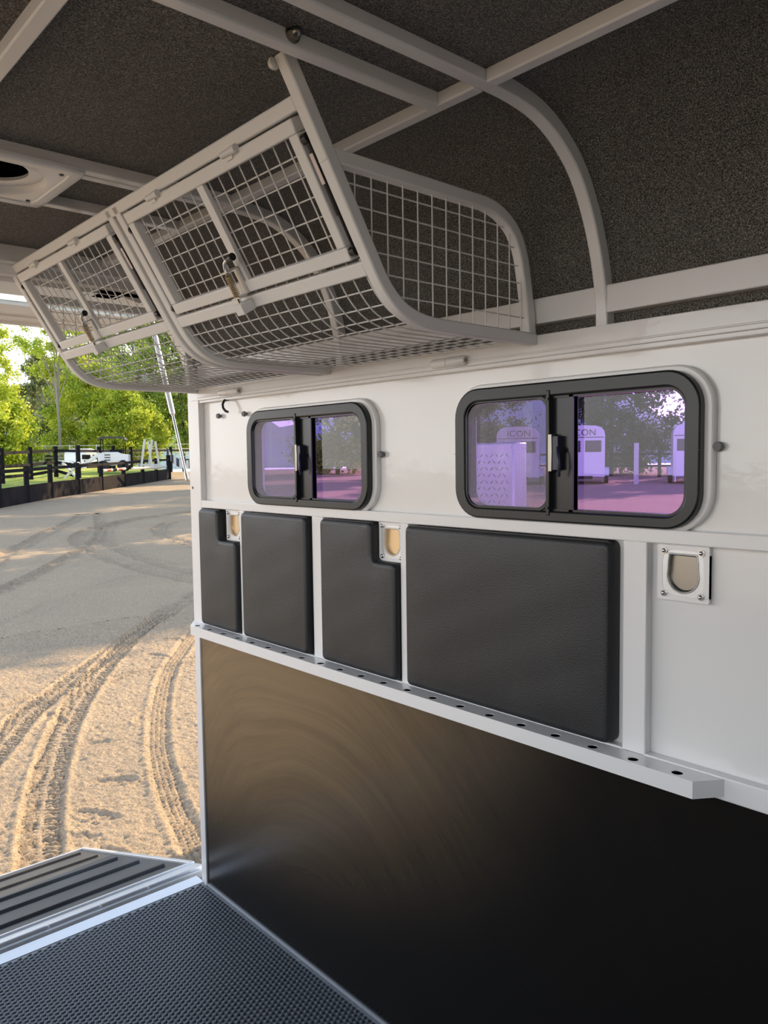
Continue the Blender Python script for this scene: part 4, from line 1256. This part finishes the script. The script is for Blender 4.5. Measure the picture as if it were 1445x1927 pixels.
# compact loader with canopy
a = place(212, 41, 889)
ld_ = empty('compact_loader', 'white compact loader with dark canopy roof parked beyond the fence', 'loader', tuple(a), rz=math.radians(60))
ld_.scale = (0.84, 0.84, 0.9)
MB().prism([(-0.9, 0.35), (-0.9, 1.0), (-0.6, 1.15), (0.3, 1.15), (0.55, 1.05), (0.95, 1.0), (0.95, 0.35)], 'y', -0.55, 0.55).build('body', TRAILERW, ld_, bevel=0.04)
MB().box(-0.2, 0.55, -0.45, 0.45, 1.1, 1.3).build('seat', TARRED, ld_, bevel=0.03)
MB().prism([(-0.85, 1.86), (-0.80, 1.98), (-0.6, 2.06), (0.5, 2.06), (0.75, 1.98), (0.80, 1.84), (0.72, 1.84), (0.66, 1.93), (0.5, 1.97), (-0.6, 1.97), (-0.76, 1.86)], 'y', -0.65, 0.65).build('canopy', CANVAS, ld_)
for sx in (-0.7, 0.65):
    for sy in (-0.5, 0.5): MB().beam((sx, sy, 1.0), (sx, sy, 1.9), 0.05, 0.05).build('canopy_post', TARRED, ld_)
for sx in (-0.55, 0.6):
    for sy in (-0.62, 0.62):
        MB().tube([(sx, sy-0.12, 0.33), (sx, sy+0.12, 0.33)], 0.33, 18).build('wheel', TYRE, ld_, smooth=True)
MB().beam((-0.8, 0.45, 1.1), (-1.9, 0.45, 0.35), 0.10, 0.14).beam((-0.8, -0.45, 1.1), (-1.9, -0.45, 0.35), 0.10, 0.14).build('lift_arm', TRAILERW, ld_)
for z in (0.65, 0.80, 0.95): MB().box(-0.5, -0.15, -0.558, -0.55, z, z+0.06).build('side_slot', INK, ld_)
# white float left of it
def horse_trailer(loc, rz, label, lettering, scale=1.0, hitch=True, group=None):
    o = empty('horse_trailer', label, 'horse trailer', loc, rz, group)
    w, L, h0, h1 = 1.0*scale, 3.2*scale, 0.35*scale, 2.75*scale
    pr = [(-w, h0), (w, h0), (w, h1-0.42), (w-0.06, h1-0.22), (w-0.20, h1-0.08), (w-0.42, h1-0.01), (0, h1+0.02), (-w+0.42, h1-0.01), (-w+0.20, h1-0.08), (-w+0.06, h1-0.22), (-w, h1-0.42)]
    # body extruded along local y, rear face at y=0 facing -y
    MB().prism(pr, 'y', 0, L).build('body', TRAILERW, o, bevel=0.03)
    # rear face details
    MB().box(-w+0.05, w-0.05, -0.015, 0.0, h1-0.56, h1-0.53).build('door_seam', INK, o)
    for sx in (-1, 1):
        f_ = MB().box(sx*0.47-0.36, sx*0.47+0.36, -0.03, 0.0, 1.52*scale, 2.05*scale).build('window_frame', DARKG, o, bevel=0.02)
        MB().box(sx*0.47-0.31, sx*0.47+0.31, -0.034, -0.028, 1.57*scale, 2.0*scale).build('pane', DARKG, f_)
        MB().disc((sx*0.62, 0, 1.33*scale), (0, -1, 0), 0.05, 0.03, 12).build('round_lamp', INK, o)
        MB().disc((sx*0.80, 0, 0.72*scale), (0, -1, 0), 0.06, 0.03, 12).build('tail_lamp', RED, o)
        for y_ in (1.2, 2.0):
            MB().tube([(sx*(w-0.02)-0.0, y_*scale, 0.33), (sx*(w+0.16), y_*scale, 0.33)], 0.33, 20).build('wheel', TYRE, o, smooth=True)
        MB().prism([(0.75, 0.40), (0.85, 0.68), (1.1, 0.78), (2.1, 0.78), (2.35, 0.68), (2.45, 0.40), (2.35, 0.42), (2.2, 0.64), (1.0, 0.64), (0.85, 0.42)], 'x', sx*(w-0.02), sx*(w+0.20)).build('mudguard', TRAILERW, o)
    MB().box(-w+0.1, w-0.1, -0.04, 0.0, 0.36, 1.45*scale).build('ramp_door', TRAILERW, o, bevel=0.01)
    MB().box(-0.45, 0.45, -0.10, 0.05, 0.25, 0.40).build('bumper', TYRE, o)
    MB().tube([(-w*0.9, -0.02, 0.10), (-w*0.9, -0.02, 0.42)], 0.03, 8).build('prop_leg', ALU, o)
    if lettering:
        cu = bpy.data.curves.new('letters', 'FONT'); cu.body = lettering; cu.size = 0.42*scale; cu.extrude = 0.006; cu.align_x = 'CENTER'
        cu.offset = -0.004; cu.space_character = 1.05
        to = bpy.data.objects.new('letters_tmp', cu); COL.objects.link(to)
        bpy.context.view_layer.update()
        me = bpy.data.meshes.new_from_object(to.evaluated_get(bpy.context.evaluated_depsgraph_get()))
        me.materials.clear(); me.materials.append(INK)
        bpy.data.objects.remove(to)
        lo = bpy.data.objects.new('lettering', me); COL.objects.link(lo); lo.parent = o
        lo.rotation_euler = (math.radians(90), 0, 0); lo.location = (0.05, -0.012, h1-0.46*scale)
    return o
a = place(170, 50, 890)
horse_trailer(tuple(a), math.radians(115), 'small white trailer parked beyond the fence, left of the compact loader', None, 0.55)
# trailers seen through the near window
def spot(tx, Y): return (tx*Y, Y, gz(tx*Y, Y))
TG = 'white horse trailers seen through the right window'
horse_trailer(spot(-0.800, 29.5), math.radians(36), 'white lettered horse trailer seen through the fly screen of the right window', 'ICON', 1.0, group=TG)
horse_trailer(spot(-0.678, 31.5), math.radians(33), 'white lettered horse trailer seen right beside the latch of the right window', 'ICON', 1.0, group=TG)
horse_trailer(spot(-0.502, 34.0), math.radians(30), 'white horse trailer cut off by the right edge of the right window', None, 1.0, group=TG)
# yard fence behind those trailers
fD = empty('yard_fence', 'dark post and rail fence behind the horse trailers outside the right window', 'fence', (-28, 33, gz(-28, 33)))
FO = Vector(fD.location); fa, fc = Vector((-33, 38.0, 0)), Vector((-6, 43, 0))
for i in range(11):
    q = fa.lerp(fc, i/10); z = gz(q.x, q.y)
    MB().beam(Vector((q.x, q.y, z-0.1))-FO, Vector((q.x, q.y, z+1.4))-FO, 0.14, 0.14).build('post', TARRED, fD)
    if i < 10:
        r_ = fa.lerp(fc, (i+1)/10); z2 = gz(r_.x, r_.y)
        for hh in (0.6, 1.25): MB().beam(Vector((q.x, q.y, z+hh))-FO, Vector((r_.x, r_.y, z2+hh))-FO, 0.05, 0.12).build('rail', TARRED, fD)
b = MB().beam((0, 0, -0.1), (0, 0, 1.9), 0.16, 0.16).build('marker_post', WOODW)
b.location = spot(-0.590, 33.0); tag(b, 'single white post standing in the yard between the trailers outside the right window', 'post')

# checker plate box outside the near window
BX0, BX1, BZ = -3.75, -2.67, 1.625
def checker():
    m = mat('checker_plate_aluminium', (0.62, 0.64, 0.68), 0.3, metal=0.8)
    o = MB().box(BX0, BX1, 3.30, 3.42, 0.2, BZ)
    o = o.build('checker_plate_box', m, bevel=0.01)
    tag(o, 'aluminium checker plate panel seen low through the fly screen of the right window', 'tool box')
    # raised lozenges on the face towards the trailer
    V = []; F = []; k = 0; px = 0.036; pz = 0.036
    for i in range(40):
        for j in range(40):
            cx = BX0+0.03+i*px+(px/2 if j % 2 else 0); cz = 0.26+j*pz
            if cx > BX1-0.03 or cz > BZ-0.04: continue
            s = 1 if (i+j) % 2 else -1
            ux, uz = math.cos(math.radians(45)), s*math.sin(math.radians(45))
            L_, W_ = 0.016, 0.0045
            pts = [(-L_, 0), (0, -W_), (L_, 0), (0, W_)]
            for (a_, b_) in pts: V.append((cx+a_*ux-b_*uz, 3.299, cz+a_*uz+b_*ux))
            V.append((cx, 3.294, cz))
            for q in range(4): F.append((k+q, k+(q+1) % 4, k+4))
            k += 5
    me = bpy.data.meshes.new('tread_pattern'); me.from_pydata(V, [], F); me.materials.append(m)
    t = bpy.data.objects.new('tread_pattern', me); COL.objects.link(t); t.parent = o
    MB().box(BX0+0.02, BX1-0.02, 3.31, 3.41, -0.45, 0.2).build('stand', TYRE, o)
checker()

# ------------------------------------------------------------------ trees
def leaves(centres, n, size, seed, flat=0.5):
    rs = np.random.RandomState(seed)
    C = np.array([c[:3] for c in centres]); Rr = np.array([c[3] for c in centres])
    wgt = Rr**2; idx = rs.choice(len(C), n, p=wgt/wgt.sum())
    d = rs.normal(0, 1, (n, 3)); d /= np.linalg.norm(d, axis=1)[:, None]
    r = Rr[idx]*np.abs(rs.normal(0, 0.75, n))
    P = C[idx]+d*r[:, None]*np.array([1, 1, 0.75])+rs.normal(0, size*1.5, (n, 3))
    u = rs.normal(0, 1, (n, 3)); u /= np.linalg.norm(u, axis=1)[:, None]
    v = np.cross(u, rs.normal(0, 1, (n, 3))); v /= np.linalg.norm(v, axis=1)[:, None]
    s = size*rs.uniform(0.6, 1.4, n)[:, None]
    V = np.stack([P-u*s, P-v*s*flat, P+u*s, P+v*s*flat], 1).reshape(-1, 3)
    F = np.arange(n*4).reshape(-1, 4)
    return V, F
def tree(name, label, base, H, W, n, leafsize, leafm, barkm, seed, blobs=26, trunk_h=0.35, low=0.25, cat='tree', group=None, sparse=0.20):
    rs = random.Random(seed)
    root = empty(name, label, cat, tuple(base), group=group)
    cen = []
    for i in range(blobs):
        t = rs.uniform(low, 1.0); a = rs.uniform(0, 2*math.pi)
        env = math.sin(math.pi*min(1, max(0.08, (t-low+0.12)/(1.12-low))))**0.6
        rad = W*env*math.sqrt(rs.uniform(0.05, 1))
        cen.append((rad*math.cos(a), rad*math.sin(a), H*t, W*rs.uniform(sparse, sparse*1.9)))
    V, F = leaves(cen, n, leafsize, seed)
    np_mesh('foliage', V, F, leafm, root)
    b = MB(); r0 = 0.020*W+0.045
    top = (rs.uniform(-.3, .3), rs.uniform(-.3, .3), H*0.8)
    b.tube([(0, 0, -0.3), (0.05, 0.02, H*0.25), (top[0]*0.6, top[1]*0.6, H*0.5), top], [r0*1.3, r0, r0*0.7, r0*0.25], 9)
    for c_ in cen[:16]:
        z0 = H*rs.uniform(trunk_h*0.6, 0.6)
        b.tube([(0.05, 0.02, z0), (c_[0]*0.5, c_[1]*0.5, (z0+c_[2])/2+0.2), c_[:3]], [r0*0.45, r0*0.28, r0*0.08], 6)
    b.build('trunk', barkm, root, smooth=True)
    return root
G1 = 'trees beyond the paddock'
def ptree(px, D, ybase, ytop, wpx, *args, **kw):
    a = place(px, D, ybase); H = place(px, D, ytop).z-a.z; W = wpx/2*D/1480*1.05
    return a, H, W
def T(name, label, px, D, yb, yt, wpx, n, ls, lm, bm, seed, **kw):
    a, H, W = ptree(px, D, yb, yt, wpx)
    return tree(name, label, a, H, W, n, ls, lm, bm, seed, **kw)
T('bushy_tree', 'rounded bright yellow-green bushy tree at the left edge beyond the fences', 8, 56, 884, 750, 125, 42000, 0.10, LEAFY, BARK, 11, blobs=90, low=0.06, sparse=0.14)
T('slender_tree', 'thin grey-green tree with pale stems behind the left end of the paddock', 84, 66, 884, 668, 95, 26000, 0.10, LEAFG, BARKP, 12, blobs=110, low=0.08, sparse=0.10)
T('slender_tree', 'second thin grey-green tree just right of the first, behind the wire fence', 118, 76, 884, 690, 90, 24000, 0.11, LEAFG, BARKP, 21, blobs=110, low=0.06, sparse=0.10)
T('broad_tree', 'broad yellow-green tree in the middle of the opening behind the white trailer', 178, 62, 884, 692, 190, 62000, 0.10, LEAFY, BARK, 13, blobs=170, low=0.04, sparse=0.09)
T('broad_tree', 'low bright green tree directly behind the compact loader canopy', 238, 57, 884, 735, 140, 42000, 0.095, LEAFY, BARK, 14, blobs=120, low=0.05, sparse=0.10)
T('tall_tree', 'tall mid-green tree right of centre reaching up behind the mesh basket', 262, 74, 884, 560, 210, 70000, 0.13, LEAFM, BARK, 15, blobs=200, low=0.06, sparse=0.085)
T('tall_tree', 'dark leafy tree at the right end of the fence beside the gas strut', 345, 60, 884, 590, 170, 60000, 0.11, LEAFM, BARK, 16, blobs=170, low=0.14, sparse=0.09)
T('overhanging_tree', 'sparse high crown spreading above the left of the opening against the white sky', 112, 58, 884, 560, 130, 13000, 0.10, LEAFY, BARKP, 17, blobs=90, low=0.55, sparse=0.08, trunk_h=0.6)
T('overhanging_tree', 'sparse tree at the extreme left with loose sprays of leaves against the sky', -14, 50, 884, 600, 90, 11000, 0.09, LEAFY, BARK, 18, blobs=90, low=0.35, sparse=0.08)
T('background_tree', 'grey-green tree far behind at the left between the bushy and the slender trees', 55, 100, 884, 740, 170, 30000, 0.16, LEAFG, BARK, 19, blobs=120, low=0.04, sparse=0.12)
T('background_tree', 'mid-green tree far behind between the middle tree and the tall tree', 190, 105, 884, 650, 190, 40000, 0.17, LEAFM, BARK, 20, blobs=140, low=0.04, sparse=0.11)
# trees of the other side, seen through the purple windows; they also shade the yard
ws = [(-33, 36, 10, 4.0), (-26.5, 42, 11, 4.4), (-20, 46, 11, 4.4), (-14.0, 47, 8.5, 4.0), (-8, 48, 10, 4.0), (-43, 34, 10, 4.2)]
wl_ = ['dark tree farthest left in the row behind the lettered trailers', 'dark tree second from left in the row behind the lettered trailers', 'dark tree behind the gap right of the lettered trailers',
       'lower dark tree near the right edge of the right window view', 'dark tree at the right end of the row, mostly outside the window view', 'dark tree at the far left of the row seen through the left window']
for i, (x, y, H, W) in enumerate(ws):
    tree('shade_tree', wl_[i], (x, y, gz(x, y)), H, W, 34000, 0.13, LEAFD if i not in (3, 5) else LEAFM, BARK, 30+i, blobs=120, low=0.04, sparse=0.12)
sh = [(-22.3, 21.5, 10.5, 4.6, 'large shade tree just beyond the fence corner, behind the wall between the two windows'),
      (-31.5, 27.5, 11.5, 5.0, 'large shade tree farther back beyond the fence corner'),
      (-13.4, 18.5, 9.8, 3.7, 'shade tree with raised crown standing nearest to the trailer wall')]
for i, (x, y, H, W, l) in enumerate(sh):
    tree('shade_tree', l, (x, y, gz(x, y)), H, W, 30000, 0.13, LEAFM, BARK, 50+i, blobs=80, low=0.46, sparse=0.15)
